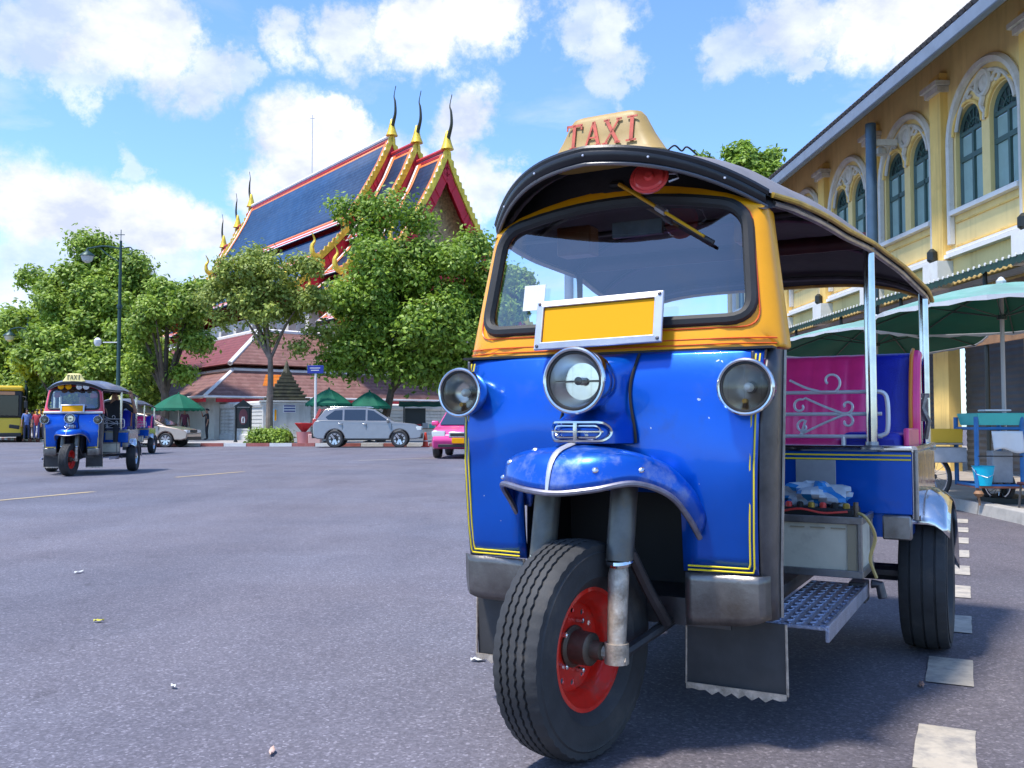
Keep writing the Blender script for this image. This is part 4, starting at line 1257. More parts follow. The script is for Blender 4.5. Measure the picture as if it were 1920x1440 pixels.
m = MB(); m.tube([(-.62, 18.35, 7.0), (-.62, 18.35, .1)], .105, 12); dp = m.build('downpipe', pipe_m, BLD)
m = MB(); m.box((-.35, 18.35, 6.62), (.5, .1, .12)); m.lathe([(.12, 0), (.10, .12), (.05, .16)], 10, MX((-.30, 18.6, 6.45))); m.each('pipe_bracket', stucco, dp, smooth=0)
# awning over the pavement, corrugated sheet with scalloped edge
m = MB(); ny = 420
m.grid(2, ny, lambda u, v: (-.02 - .80 * u, YA + (YB - YA) * v, 3.50 - .17 * u + .018 * math.sin(v * (YB - YA) * 2 * math.pi / .16)))
aw = m.build('awning', awn_g, BLD, smooth=60)
m = MB(); m.grid(ny, 2, lambda u, v: (-.825, YA + (YB - YA) * u, 3.34 + .018 * math.sin(u * (YB - YA) * 2 * math.pi / .16) - .11 * v)); m.build('awning_fringe', awn_g, aw, smooth=0)
sc = None
for i in range(int((YB - YA) / .16)):
    y = YA + .04 + i * .16
    if sc is None:
        m = MB(); m.lathe([(.0, -.006), (.026, -.006), (.026, .006), (0, .006)], 8, MX((-.834, 0, 3.35), (0, R(90), 0))); sc = m.build('fringe_dot', white_m, aw); sc.location = (0, y, 0)
    else: share(sc, aw, loc=(0, y, 0))
m = MB(); m.tube([(-.70, YA, 2.35), (-.70, YB, 2.35)], .06, 8); m.box((-.72, (YA + YB) / 2, 2.22), (.05, YB - YA, .14)); m.each('awning_beam', beam_m, aw)
for i in range(NB + 1):
    m = MB(); m.tube([(-.70, YA + BAY * i + .3, .1), (-.70, YA + BAY * i + .3, 3.3)], .035, 8); m.build('awning_post', lampdk, aw)
# ------------------------------------------------------------------ temple hall behind the trees
def tilemat(name, c1, c2, sc=3.2, rough=.6):
    m = mat(name, c1, rough, 0, var=.16, vscale=.8)
    nt = m.node_tree; N, Lk = nt.nodes.new, nt.links.new
    b = nt.nodes['Principled BSDF']; b.inputs['Specular IOR Level'].default_value = .18
    tc = N('ShaderNodeTexCoord').outputs['Object']
    v = N('ShaderNodeTexVoronoi'); v.inputs['Scale'].default_value = sc; Lk(tc, v.inputs['Vector'])
    s = N('ShaderNodeSeparateColor'); Lk(v.outputs['Color'], s.inputs[0])
    x = N('ShaderNodeMix'); x.data_type = 'RGBA'
    r = N('ShaderNodeMapRange'); r.inputs['From Min'].default_value = .3; r.inputs['From Max'].default_value = 1; r.inputs['To Max'].default_value = .5
    Lk(s.outputs[0], r.inputs['Value']); Lk(r.outputs[0], x.inputs['Factor'])
    src = b.inputs['Base Color'].links[0].from_socket
    Lk(src, x.inputs['A']); x.inputs['B'].default_value = (*c2, 1); Lk(x.outputs['Result'], b.inputs['Base Color'])
    wv = N('ShaderNodeTexWave'); wv.bands_direction = 'Z'; wv.wave_profile = 'SAW'; wv.inputs['Scale'].default_value = sc * .32; wv.inputs['Distortion'].default_value = .6; wv.inputs['Detail'].default_value = 2; Lk(tc, wv.inputs['Vector'])
    rw = N('ShaderNodeMapRange'); rw.inputs['To Min'].default_value = .72; rw.inputs['To Max'].default_value = 1.12; Lk(wv.outputs['Fac'], rw.inputs['Value'])
    y = N('ShaderNodeMix'); y.data_type = 'RGBA'; y.blend_type = 'MULTIPLY'; y.inputs['Factor'].default_value = 1
    cc_ = N('ShaderNodeCombineColor')
    for i_ in range(3): Lk(rw.outputs[0], cc_.inputs[i_])
    Lk(x.outputs['Result'], y.inputs['A']); Lk(cc_.outputs[0], y.inputs['B']); Lk(y.outputs['Result'], b.inputs['Base Color'])
    bp = N('ShaderNodeBump'); bp.inputs['Strength'].default_value = .6; bp.inputs['Distance'].default_value = .05
    Lk(wv.outputs['Fac'], bp.inputs['Height']); Lk(bp.outputs[0], b.inputs['Normal'])
    return m


t_blue = tilemat('blue_glazed_tile', (.022, .07, .17), (.05, .11, .22))
t_navy = tilemat('navy_glazed_tile', (.015, .028, .07), (.03, .05, .10))
t_red = mat('red_tile_band', (.52, .02, .03), .5, 0, var=.2, vscale=2)
t_org = mat('orange_tile_band', (.72, .19, .04), .5, 0, var=.15, vscale=2)
t_wht = mat('white_ridge', (.80, .77, .77), .6, 0, var=.12, vscale=2)
t_gold = mat('gilded_board', (.75, .52, .05), .4, .3, var=.35, vscale=3, bump=.8, bscale=6)
t_dkg = mat('dark_bronze', (.05, .05, .03), .45, .5)
t_sof = mat('red_soffit', (.50, .010, .025), .55, 0, var=.15, vscale=1)
t_ped = mat('gold_mosaic', (.34, .22, .10), .4, .3, var=.6, vscale=5, bump=1.0, bscale=7)
t_wall = mat('temple_white', (.66, .63, .56), .75, 0, var=.12, vscale=.7, dirt=((.36, .32, .27), .8, .35))
t_brick = tilemat('brown_red_tile', (.23, .115, .10), (.33, .19, .165), 4.5, .6)
t_maroon = tilemat('maroon_tile', (.22, .06, .06), (.28, .10, .09), 4.5, .6)
t_green = tilemat('green_tile', (.04, .16, .08), (.07, .22, .10), 4.5, .45)
t_orange = tilemat('orange_tile', (.60, .16, .02), (.65, .24, .03), 4.5, .45)
moss_m = mat('mossy_dark_stone', (.10, .095, .07), .8, 0, var=.4, vscale=3, dirt=((.22, .2, .08), 3, .5))

TEM = thing('temple_hall', 'temple hall with steep tiered blue roofs, red and gold gables and curling finials', 'temple', (-8.8, 66, 0), math.atan2(.602, .798))
PROF = [(0, 0, 3.65, -6.7, .82), (3.35, -7.0, 5.55, -9.4, .9), (5.25, -9.75, 7.5, -11.6, .95)]      # w0, z0, w1, z1, concavity


def slope_pt(k, zr, side, t, off=0.0):
    w0, z0, w1, z1, p = PROF[k]
    w = w0 + (w1 - w0) * t
    z = zr + z0 + (z1 - z0) * t ** p
    n = Vector((-(z1 - z0), (w1 - w0))).normalized()
    return side * (w + n.x * off * .6), z + abs(n.y) * off + off * .35


def patch(par, name, k, zr, side, y0, y1, t0, t1, off, mt, th=0.0, n=6):
    m = MB()
    def f(u, v):
        x, z = slope_pt(k, zr, side, t0 + (t1 - t0) * v, off)
        return (x, y0 + (y1 - y0) * u, z)
    m.grid(2, n, f)
    return m.build(name, mt, par, smooth=40, solid=th)


def chofa(par, p, dy, h=3.0):
    m = MB()
    pts = spline([p, p + Vector((0, dy * .15, .5)), p + Vector((0, dy * .50, 1.25)), p + Vector((0, dy * .45, 2.1)), p + Vector((0, dy * .30, h * .85)), p + Vector((0, dy * .55, h * 1.08))], 6)
    n = len(pts)
    m.tube(pts, [max(.028, .17 * (1 - i / n)) for i in range(n)], 8)
    o = m.build('roof_finial', t_dkg, par)
    m = MB(); m.lathe([(.45, -.3), (.30, .1), (.20, .5), (.10, .9), (.0, 1.0)], 10, Matrix.Translation(p)); m.build('finial_base', t_gold, o)


def hall_section(y0, y1, zr, front, rear, roofm):
    """one telescoped length of the roof: three slopes each side; front / rear = gable boards at that end"""
    for side in (-1, 1):
        for k in range(3):
            ov = .0
            s = patch(TEM, 'roof_slope', k, zr, side, y0, y1, 0, 1, 0, roofm if k else (t_blue if roofm is t_blue else roofm), .10)
            patch(TEM, 'soffit', k, zr, side, y0 + .05, y1 - .05, 0, .98, -.22, t_sof)
            for t0, t1, mt in ((.80, .85, t_org), (.85, .895, t_red), (.895, .925, t_wht), (.925, .985, t_red), (.985, 1.012, t_wht)) if k else ((.90, .93, t_org), (.93, .952, t_red), (.952, .97, t_wht), (.97, 1.0, t_red), (1.0, 1.014, t_wht)):
                patch(s, 'border_band', k, zr, side, y0, y1, t0, t1, .06, mt, .05, 3)
            if k == 0:
                for t0, t1, mt in ((.0, .035, t_red), (.035, .06, t_org)):
                    patch(s, 'ridge_band', k, zr, side, y0, y1, t0, t1, .06, mt, .05, 3)
            for (a, b) in (((y0, y0 + .28), (y0 + .28, y0 + .62)) if front else ()):
                patch(s, 'verge_band', k, zr, side, a, b, .02, .98, .075, t_wht if a == y0 else t_org, .05)
            if rear:
                patch(s, 'verge_band', k, zr, side, y1 - .62, y1 - .28, .02, .98, .075, t_org, .05); patch(s, 'verge_band', k, zr, side, y1 - .28, y1, .02, .98, .075, t_wht, .05)
    m = MB(); m.tube([(0, y0, zr + .08), (0, y1, zr + .08)], .16, 8); m.build('ridge', t_wht if roofm is t_blue else t_red, TEM)
    for yy, on, d in ((y0, front, -1), (y1, rear, 1)):
        if not on or on == 2: continue
        for side in (-1, 1):
            for k in range(3):
                m = MB(); n = 34 if k == 0 else 14
                up, lo = [], []
                for i in range(n + 1):
                    t = i / n
                    x, z = slope_pt(k, zr, side, t, .12 + (.17 if i % 2 else 0.0))
                    x2, z2 = slope_pt(k, zr, side, t, -.20)
                    up.append((x, z)); lo.append((x2, z2))
                vs = [(x, yy + d * .18, z) for x, z in up] + [(x, yy + d * .18, z) for x, z in lo] + [(x, yy + d * .02, z) for x, z in up] + [(x, yy + d * .02, z) for x, z in lo]
                q = n + 1; fs = []
                for i in range(n): fs += [(i, i + 1, q + i + 1, q + i), (2 * q + i, 3 * q + i, 3 * q + i + 1, 2 * q + i + 1), (i, 2 * q + i, 2 * q + i + 1, i + 1), (q + i, q + i + 1, 3 * q + i + 1, 3 * q + i)]
                m.add(vs, fs); bb = m.build('bargeboard', t_gold, TEM, smooth=0)
                # red inner board and white lip under the gilded one
                m = MB()
                for i in range(n):
                    a, b = slope_pt(k, zr, side, i / n, -.27), slope_pt(k, zr, side, (i + 1) / n, -.27)
                    c, e = slope_pt(k, zr, side, i / n, -.95), slope_pt(k, zr, side, (i + 1) / n, -.95)
                    m.add([(a[0], yy + d * .06, a[1]), (b[0], yy + d * .06, b[1]), (e[0], yy + d * .06, e[1]), (c[0], yy + d * .06, c[1])], [(0, 1, 2, 3)])
                m.build('inner_board', t_sof, bb, smooth=0, solid=.05)
                x, z = slope_pt(k, zr, side, 1.0, .1)
                m = MB(); m.tube(spline([(x, yy + d * .1, z - .2), (x + side * .45, yy + d * .1, z), (x + side * .55, yy + d * .1, z + .55), (x + side * .35, yy + d * .1, z + 1.0), (x + side * .6, yy + d * .1, z + 1.5)], 5), [.26 - .0115 * i for i in range(21)], 7); m.build('eave_finial', t_gold, bb)
        chofa(TEM, Vector((0, yy + d * .1, zr + .35)), d * 1.0)
        # pediment set back under the gable
        m = MB(); py = yy - d * 1.1
        pts = [slope_pt(0, zr, -1, t, -.3) for t in (1, .75, .5, .25, 0)] + [slope_pt(0, zr, 1, t, -.3) for t in (.25, .5, .75, 1)]
        m.add([(x, py, z) for x, z in pts], [tuple(range(len(pts)))]); m.build('pediment', t_ped, TEM, smooth=0, solid=.1)
        for k in (1, 2):
            for side in (-1, 1):
                a, b = slope_pt(k, zr, side, 0, -.25), slope_pt(k, zr, side, 1, -.25)
                m = MB(); m.add([(0, py, a[1]), (a[0], py, a[1]), (b[0], py, b[1]), (0, py, b[1])], [(0, 1, 2, 3)]); m.build('gable_wall', t_sof, TEM, smooth=0, solid=.08)


hall_section(0, 27, 21.9, True, True, t_blue)
hall_section(-3.5, -.25, 20.5, True, 2, t_navy)
hall_section(-7.4, -3.75, 19.1, True, 2, t_navy)
hall_section(26, 30.5, 20.5, False, True, t_navy)
hall_section(29.4, 34.4, 19.1, False, True, t_navy)
m = MB(); m.box((0, 13.5, 4.6), (12.4, 38, 9.2)); m.build('hall_wall', t_wall, TEM, smooth=0)
for i in range(12):
    m = MB(); m.box((-6.9, -5 + 3.3 * i, 4.2), (.55, .55, 8.4)); m.build('column', t_wall, TEM, smooth=0)

# thin antenna mast far behind the roof
p = at(585, 330, 105)
m = MB(); m.tube([(p.x, p.y, 0), (p.x, p.y, at(585, 215, 105).z)], [.10, .035], 6); m.box((p.x, p.y, at(585, 222, 105).z), (.5, .05, .05))
tag(m.build('antenna_mast', mat('mast_grey', (.45, .47, .5), .5, .4)), 'thin tall antenna mast rising behind the blue temple roof', 'mast')

# ------------------------------------------------------------------ gallery with tiled roofs round the compound
GAL = thing('temple_gallery', 'low temple gallery with brown-red tiled hip roof and white ridges behind the wall', 'gallery', (-16.7, 50, 0), math.atan2(.602, .798))
def quad(par, name, pts, mt, th=.08):
    m = MB(); m.add(pts, [(0, 1, 2, 3)]); return m.build(name, mt, par, smooth=0, solid=th)
LR, LL = 34, 48
quad(GAL, 'roof_slope', [(0, 0, 2.5), (LR, 0, 2.5), (LR, 2.4, 4.1), (2.4, 2.4, 4.1)], t_brick)
quad(GAL, 'roof_slope', [(0, 0, 2.5), (2.4, 2.4, 4.1), (2.4, LL, 4.1), (0, LL, 2.5)], t_brick)
quad(GAL, 'roof_slope', [(2.1, 2.1, 4.45), (LR, 2.1, 4.45), (LR, 5, 6.7), (5, 5, 6.7)], t_brick)
quad(GAL, 'roof_slope', [(2.1, 2.1, 4.45), (5, 5, 6.7), (5, LL, 6.7), (2.1, LL, 4.45)], t_maroon)
quad(GAL, 'roof_slope', [(5, 5, 6.7), (LR, 5, 6.7), (LR, 9, 4), (9, 9, 4)], t_maroon)
quad(GAL, 'roof_slope', [(5, 5, 6.7), (9, 9, 4), (9, LL, 4), (5, LL, 6.7)], t_maroon)
# coloured tile panels near the corner: green border, orange field
sl = lambda x, y, o: (x, y, 2.5 + y * 1.6 / 2.4 + o)
quad(GAL, 'green_tile_panel', [sl(1.9, .5, .05), sl(6.2, .5, .05), sl(6.2, 2.2, .05), sl(2.9, 2.2, .05)], t_green, .02)
quad(GAL, 'orange_tile_panel', [sl(3.6, .9, .10), sl(5.6, .9, .10), sl(5.6, 1.95, .10), sl(4.2, 1.95, .10)], t_orange, .02)
su = lambda x, y, o: (x, y, 4.45 + (y - 2.1) * 2.25 / 2.9 + o)
quad(GAL, 'orange_tile_panel', [su(2.8, 2.25, .05), su(6.8, 2.25, .05), su(6.8, 2.85, .05), su(3.2, 2.85, .05)], t_orange, .02)
for a, b, r_ in (((0, 0, 2.55), (2.4, 2.4, 4.15), .12), ((2.1, 2.1, 4.5), (5, 5, 6.75), .15), ((5, 5, 6.8), (LR, 5, 6.8), .15), ((5, 5, 6.8), (5, LL, 6.8), .15), ((2.4, 2.35, 4.18), (LR, 2.35, 4.18), .11), ((2.35, 2.4, 4.18), (2.35, LL, 4.18), .11),
                 ((0, -.02, 2.5), (LR, -.02, 2.5), .07), ((-.02, 0, 2.5), (-.02, LL, 2.5), .07)):
    m = MB(); m.tube([a, b], r_, 6); m.build('ridge', t_wht, GAL)
m = MB(); m.box((LR / 2 + .6, -.02, 2.30), (LR, .12, .20)); m.box((-.02, LL / 2, 2.30), (.12, LL, .2)); m.each('eaves_board', t_red, GAL, smooth=0)
m = MB(); m.box((LR / 2 + .8, 1.2, 1.2), (LR - .8, .3, 2.5)); m.box((1.0, LL / 2, 1.2), (.3, LL - 2, 2.5)); m.each('gallery_wall', t_wall, GAL, smooth=0)

# ------------------------------------------------------------------ white boundary wall and gate pier
wall_w = mat('limewash', (.60, .59, .56), .8, 0, var=.12, vscale=.9, dirt=((.30, .29, .28), 1.1, .4), streak=((.22, .2, .18), .6, (2, 2, .2)))
Kp = Vector((-11.35, 46.2, .13))
def ribbed_wall(name, label, p, d, L, h):
    t = thing(name, label, 'wall', p, 0)
    nrm = Vector((d.y, -d.x, 0))
    if nrm.y > 0: nrm = -nrm
    prof = [(.22, 0), (.22, .28), (.14, .34)]
    z = .34; nb = 7; st = (h - .34 - .35) / nb
    for i in range(nb): prof += [(.14, z + st * .72), (.09, z + st * .74), (.09, z + st * .96), (.14, z + st)]; z += st
    prof += [(.20, h - .32), (.24, h - .22), (.24, h - .08), (.10, h), (-.2, h), (-.2, 0)]
    m = MB(); n = len(prof)
    vs = [d * (L * e) + nrm * a + Vector((0, 0, zz)) for e in (0, 1) for a, zz in prof]
    m.add(vs, [(i, i + 1, n + i + 1, n + i) for i in range(n - 1)] + [tuple(range(n)), tuple(range(2 * n - 1, n - 1, -1))]); m.build('wall_body', wall_w, t, smooth=0)
    return t
ribbed_wall('boundary_wall', 'white ribbed temple wall running back to the left of the gate pier', Kp + AX * -.6 + AY * 1.0, AY, 46, 2.05)
ribbed_wall('boundary_wall', 'white ribbed temple wall behind the silver car and green umbrellas', Kp + AX * 1.0, AX, 30, 1.95)
GP = thing('gate_pier', 'white gate pier crowned with a dark tiered mossy spire', 'gate pier', Kp, math.atan2(.602, .798) * .45)
m = MB(); m.box((0, 0, .95), (2.3, 1.6, 1.9)); m.build('pier_body', wall_w, GP, smooth=0, bevel=.02)
m = MB()
for z, w_, h_ in ((.12, 2.5, .24), (1.86, 2.45, .10), (1.98, 2.6, .10)): m.box((0, 0, z), (w_, w_ * .72, h_))
m.each('moulding', wall_w, GP, smooth=0)
for i, (z, w_, h_) in enumerate(((2.12, 2.2, .14), (2.28, 1.9, .16), (2.46, 1.65, .16), (2.64, 1.4, .16), (2.82, 1.15, .16), (3.0, .92, .16), (3.18, .7, .16), (3.36, .5, .18))):
    m = MB(); m.box((0, 0, z), (w_, w_ * .8, h_ * .62)); m.box((0, 0, z + h_ * .45), (w_ * .8, w_ * .62, h_ * .5)); m.each('spire_tier', moss_m, GP, smooth=0)
m = MB(); m.lathe([(.2, 3.4), (.15, 3.6), (.06, 3.95), (0, 4.1)], 8); m.build('spire_tip', moss_m, GP)
plaq = mat('plaque_white', (.72, .72, .72), .5); pl_b = mat('plaque_blue', (.03, .04, .22), .5)
m = MB(); m.box((.12, -.83, 1.62), (.62, .03, .40)); pq = tag(m.build('wall_plaque', plaq, smooth=0), 'small white plaque with three blue lines on the gate pier', 'plaque')
pq.parent = None; pq.matrix_world = Matrix.Translation(Kp) @ Matrix.Rotation(math.atan2(.602, .798) * .45, 4, 'Z')
for i in range(3):
    m = MB(); m.box((.12, -.85, 1.75 - .13 * i), (.54, .012, .06)); m.build('printed_line', pl_b, pq, smooth=0)
m = MB(); m.box((-.62, -.83, 1.30), (.30, .03, .62)); nb = tag(m.build('wall_notice', mat('notice_blue', (.45, .60, .72), .5), smooth=0), 'narrow pale blue and yellow notice on the gate pier', 'notice')
nb.matrix_world = pq.matrix_world
m = MB(); m.box((-.55, -.852, 1.30), (.10, .01, .55)); m.build('printed_strip', plate_y, nb, smooth=0)
# ------------------------------------------------------------------ trees
bark = mat('bark', (.10, .075, .055), .85, 0, var=.35, vscale=5, bump=.6, bscale=12)
bark2 = mat('pale_bark', (.20, .155, .12), .85, 0, var=.35, vscale=4, bump=.5, bscale=12)
LEAF = {'deep': leafmat('leaf_deep', (.030, .095, .006), (.42, .60, .07)), 'bright': leafmat('leaf_bright', (.035, .11, .008), (.50, .66, .09)), 'olive': leafmat('leaf_olive', (.07, .13, .015), (.52, .60, .12)),
        'dry': leafmat('leaf_dry', (.07, .055, .02), (.22, .17, .06))}


def leaf_cloud(name, centers, n, size, lm, parent, seed, droop=.3, sq=.75):
    """many folded leaf faces gathered round cluster centres (c, radius)"""
    g = np.random.default_rng(seed)
    C = np.array([c for c, _ in centers]); Rr = np.array([r for _, r in centers])
    wts = Rr ** 2; idx = g.choice(len(C), n, p=wts / wts.sum())
    d = g.normal(size=(n, 3)); d /= np.linalg.norm(d, axis=1)[:, None]
    rad = g.random(n) ** .45 * (1 + .75 * g.random(n) ** 5)
    off = d * rad[:, None] * Rr[idx][:, None]; off[:, 2] *= sq
    P = C[idx] + off
    nrm = d * .7 + g.normal(size=(n, 3)) * .55 + np.array([0, 0, .55]); nrm /= np.linalg.norm(nrm, axis=1)[:, None]
    t = g.normal(size=(n, 3)); t[:, 2] -= droop; t -= nrm * (t * nrm).sum(1)[:, None]; t /= np.linalg.norm(t, axis=1)[:, None]
    b = np.cross(nrm, t)
    s = size * (.6 + .8 * g.random(n))[:, None]
    V = np.empty((n, 5, 3))
    V[:, 0] = P; V[:, 1] = P + t * s * .55 + b * s * .34 - nrm * s * .06; V[:, 2] = P + t * s * 1.15 - nrm * s * .18
    V[:, 3] = P + t * s * .55 - b * s * .34 - nrm * s * .06; V[:, 4] = P + t * s * .55 + nrm * s * .07
    base = (np.arange(n) * 5)[:, None]
    F = np.concatenate([base + np.array([0, 1, 4]), base + np.array([1, 2, 4]), base + np.array([2, 3, 4]), base + np.array([3, 0, 4])], axis=1).reshape(-1, 3)
    me = bpy.data.meshes.new(name)
    me.vertices.add(n * 5); me.vertices.foreach_set('co', V.reshape(-1))
    nf = len(F); me.loops.add(nf * 3); me.polygons.add(nf)
    me.loops.foreach_set('vertex_index', F.reshape(-1).astype(np.int32)); me.polygons.foreach_set('loop_start', np.arange(nf, dtype=np.int32) * 3)
    me.materials.append(lm); me.update(calc_edges=True)
    o = bpy.data.objects.new(name, me); COL.objects.link(o); o.parent = parent
    return o


def tree(label, base, crown_c, crown_r, n_leaf, leaf, seed, lm='deep', trunk_r=.28, fork=.45, ncl=46, cl=.30, mid=None, bm=None, shell=.55, extra=(), group='street trees', name='leafy_tree'):
    g = random.Random(seed)
    t = thing(name, label, 'tree', base, 0, group)
    B = Vector((0, 0, 0)); cc = Vector(crown_c) - Vector(base); cr = Vector(crown_r)
    fk = Vector((mid[0], mid[1], mid[2])) if mid else Vector((cc.x * .35, cc.y * .35, max(1.2, (cc.z - cr.z) * .55 + cc.z * fork * .4)))
    m = MB(); m.tube(spline([B, B.lerp(fk, .35) + Vector((g.uniform(-.08, .08), 0, 0)), B.lerp(fk, .7) + Vector((g.uniform(-.1, .1), 0, 0)), fk], 5), [trunk_r * (1.25 - .5 * i / 15) for i in range(16)], 10)
    m.build('trunk', bm or bark, t)
    cls = []
    for i in range(ncl):
        while True:
            d = Vector((g.gauss(0, 1), g.gauss(0, 1), g.gauss(0, 1))).normalized()
            if d.z > -.75: break
        rr = shell + (1 - shell) * g.random()
        lump = 1 + .16 * math.sin(d.x * 5 + seed) * math.cos(d.z * 4 + seed * 2) + .10 * g.uniform(-1, 1)
        c = cc + Vector((d.x * cr.x, d.y * cr.y, d.z * cr.z)) * rr * lump
        cls.append((c, min(cr) * cl * g.uniform(.65, 1.25)))
    for c, r_ in extra: cls.append((Vector(c) - Vector(base), r_))
    for i in range(9):
        c = cls[i * max(1, len(cls) // 9)][0]
        m = MB(); mdl = fk.lerp(c, .45) + Vector((0, 0, .25 * cr.z * .3))
        pts = spline([fk - Vector((0, 0, .25)), mdl, fk.lerp(c, .96)], 6); n = len(pts)
        m.tube(pts, [max(.015, trunk_r * .55 * (1 - i_ / n) ** .9) for i_ in range(n)], 7); m.build('limb', bm or bark, t)
    leaf_cloud('crown', [(tuple(c), r_) for c, r_ in cls], n_leaf, leaf, LEAF[lm], t, seed)
    return t


def crown(px, py, rx, ry, d): 
    c = at(px, py, d); k = d / FPX
    return tuple(c), (rx * k, min(rx, ry) * k * .9, ry * k)

G0 = lambda px, d, z=.13: (at(px, 800, d).x, d, z)
c, r_ = crown(775, 585, 162, 138, 44.5)
ex = [(at(690, 420, 44), 1.1), (at(640, 390, 44), .8), (at(735, 395, 44), 1.3), (at(880, 470, 45), 1.2), (at(925, 520, 45), 1.2), (at(920, 600, 45), 1.3), (at(880, 690, 44), 1.0), (at(800, 700, 44), .9), (at(640, 640, 44), 1.1), (at(620, 680, 43.5), .9), (at(660, 680, 43.5), 1.1), (at(720, 680, 43), 1.2), (at(780, 690, 43), 1.2), (at(850, 690, 43.5), 1.2), (at(900, 660, 43.5), 1.0), (at(790, 415, 44), .9), (at(690, 385, 44), .8)]
tree('large dense green tree in front of the temple gable', G0(713, 43.5), c, r_, 70000, .20, 11, 'deep', .2, ncl=100, cl=.30, extra=ex)
c, r_ = crown(505, 560, 118, 95, 42)
ex = [(at(425, 540, 42), .8), (at(470, 480, 42), .8), (at(560, 500, 42), .8), (at(590, 560, 42), .8), (at(420, 600, 42), .7), (at(610, 620, 42), .7), (at(380, 560, 42.5), .6), (at(500, 630, 42), .7), (at(560, 650, 42), .6)]
tree('slender olive-green tree growing out of the clipped hedge', G0(505, 41.6), c, r_, 14500, .17, 12, 'olive', .14, ncl=60, cl=.27, shell=.35, mid=(0, 0, 4.0), bm=bark2, extra=ex)
c, r_ = crown(310, 590, 92, 72, 49)
tree('small dark-trunked tree between the left trees and the temple wall', G0(308, 49), c, r_, 22000, .20, 13, 'bright', .26, ncl=40, cl=.30, mid=(0, 0, 2.6), extra=[(at(265, 680, 49), .9), (at(370, 640, 49), .9), (at(345, 700, 49), .7), (at(270, 620, 49), 1.0), (at(250, 720, 50), .9)])
c, r_ = crown(185, 570, 100, 118, 56)
tree('tall green tree behind the slim lamp post', G0(190, 56), c, r_, 46000, .23, 14, 'bright', .3, ncl=60, cl=.30, extra=[(at(160, 460, 56), 1.2), (at(250, 500, 56), 1.2), (at(280, 540, 56), 1.0), (at(140, 690, 56), 1.6), (at(220, 700, 56), 1.6), (at(265, 660, 55), 1.3), (at(180, 740, 56), 1.4)])
c, r_ = crown(85, 640, 90, 90, 60)
tree('broad green tree behind the yellow bus and the crowd', G0(80, 60), c, r_, 36000, .25, 15, 'bright', .3, ncl=50, cl=.32, extra=[(at(60, 520, 60), 1.0), (at(100, 560, 60), 1.3), (at(170, 690, 58), 1.8), (at(60, 720, 58), 1.8), (at(110, 760, 58), 1.5), (at(15, 740, 58), 1.5), (at(30, 650, 60), 1.4)])
c, r_ = crown(0, 690, 70, 62, 64)
tree('leafy tree cut by the left edge of the picture', G0(0, 64), c, r_, 20000, .27, 16, 'deep', .3, ncl=40, cl=.34)
c, r_ = crown(230, 690, 80, 80, 66)
tree('low green tree filling the gap beneath the tall trees', G0(230, 66), c, r_, 18000, .30, 17, 'deep', .3, ncl=40, cl=.34)
c, r_ = crown(130, 720, 90, 70, 74)
tree('shady far tree low behind the blue moving tuk-tuk', G0(120, 74), c, r_, 14000, .34, 20, 'deep', .3, ncl=40, cl=.36)
c, r_ = crown(110, 690, 85, 75, 53)
tree('bushy low tree right behind the red-framed tuk-tuk', G0(110, 53), c, r_, 24000, .24, 21, 'bright', .2, ncl=44, cl=.36)
c, r_ = crown(235, 690, 70, 80, 52)
tree('bushy low tree between the lamp post and the dark-trunked tree', G0(240, 52), c, r_, 22000, .24, 22, 'bright', .2, ncl=44, cl=.36)
c, r_ = crown(1395, 330, 85, 75, 40)
tree('tree top rising behind the near tuk-tuk roof beside the yellow building', (10.0, 40, 0), c, r_, 7000, .2, 18, 'deep', .22, ncl=26, cl=.26, shell=.5)
c, r_ = crown(955, 560, 55, 75, 56)
tree('tree seen through the left side of the near windscreen', G0(955, 56), c, r_, 16000, .24, 19, 'deep', .25, ncl=34, cl=.3)

# clipped hedge at the foot of the slender tree
HB = at(505, 820, 41.2)
H = thing('clipped_hedge', 'clipped round green hedge at the foot of the slender tree', 'hedge', (HB.x, 41.3, .13))
leaf_cloud('foliage', [((x, y, .28), .36) for x in (-.62, -.31, 0, .31, .62) for y in (-.2, .2)], 5200, .13, LEAF['bright'], H, 31, sq=.95)
m = MB()
for i in range(5): m.tube([(-.5 + .25 * i, 0, 0), (-.5 + .26 * i, .02, .4)], .03, 5)
m.each('stem', bark, H)

# ------------------------------------------------------------------ cars
car_glass = mat('car_glass', (.015, .018, .022), .06, 0, spec=.8, coat=1)
chr2 = mat('alloy_wheel', (.6, .6, .62), .25, .9)
blk = mat('black_trim', (.02, .02, .02), .5)
lampw = mat('clear_lamp', (.75, .77, .78), .1, .3, coat=1)
lampr = mat('red_lamp', (.55, .02, .03), .15, 0, coat=1)
pl_w = mat('plate_white', (.7, .7, .68), .5)


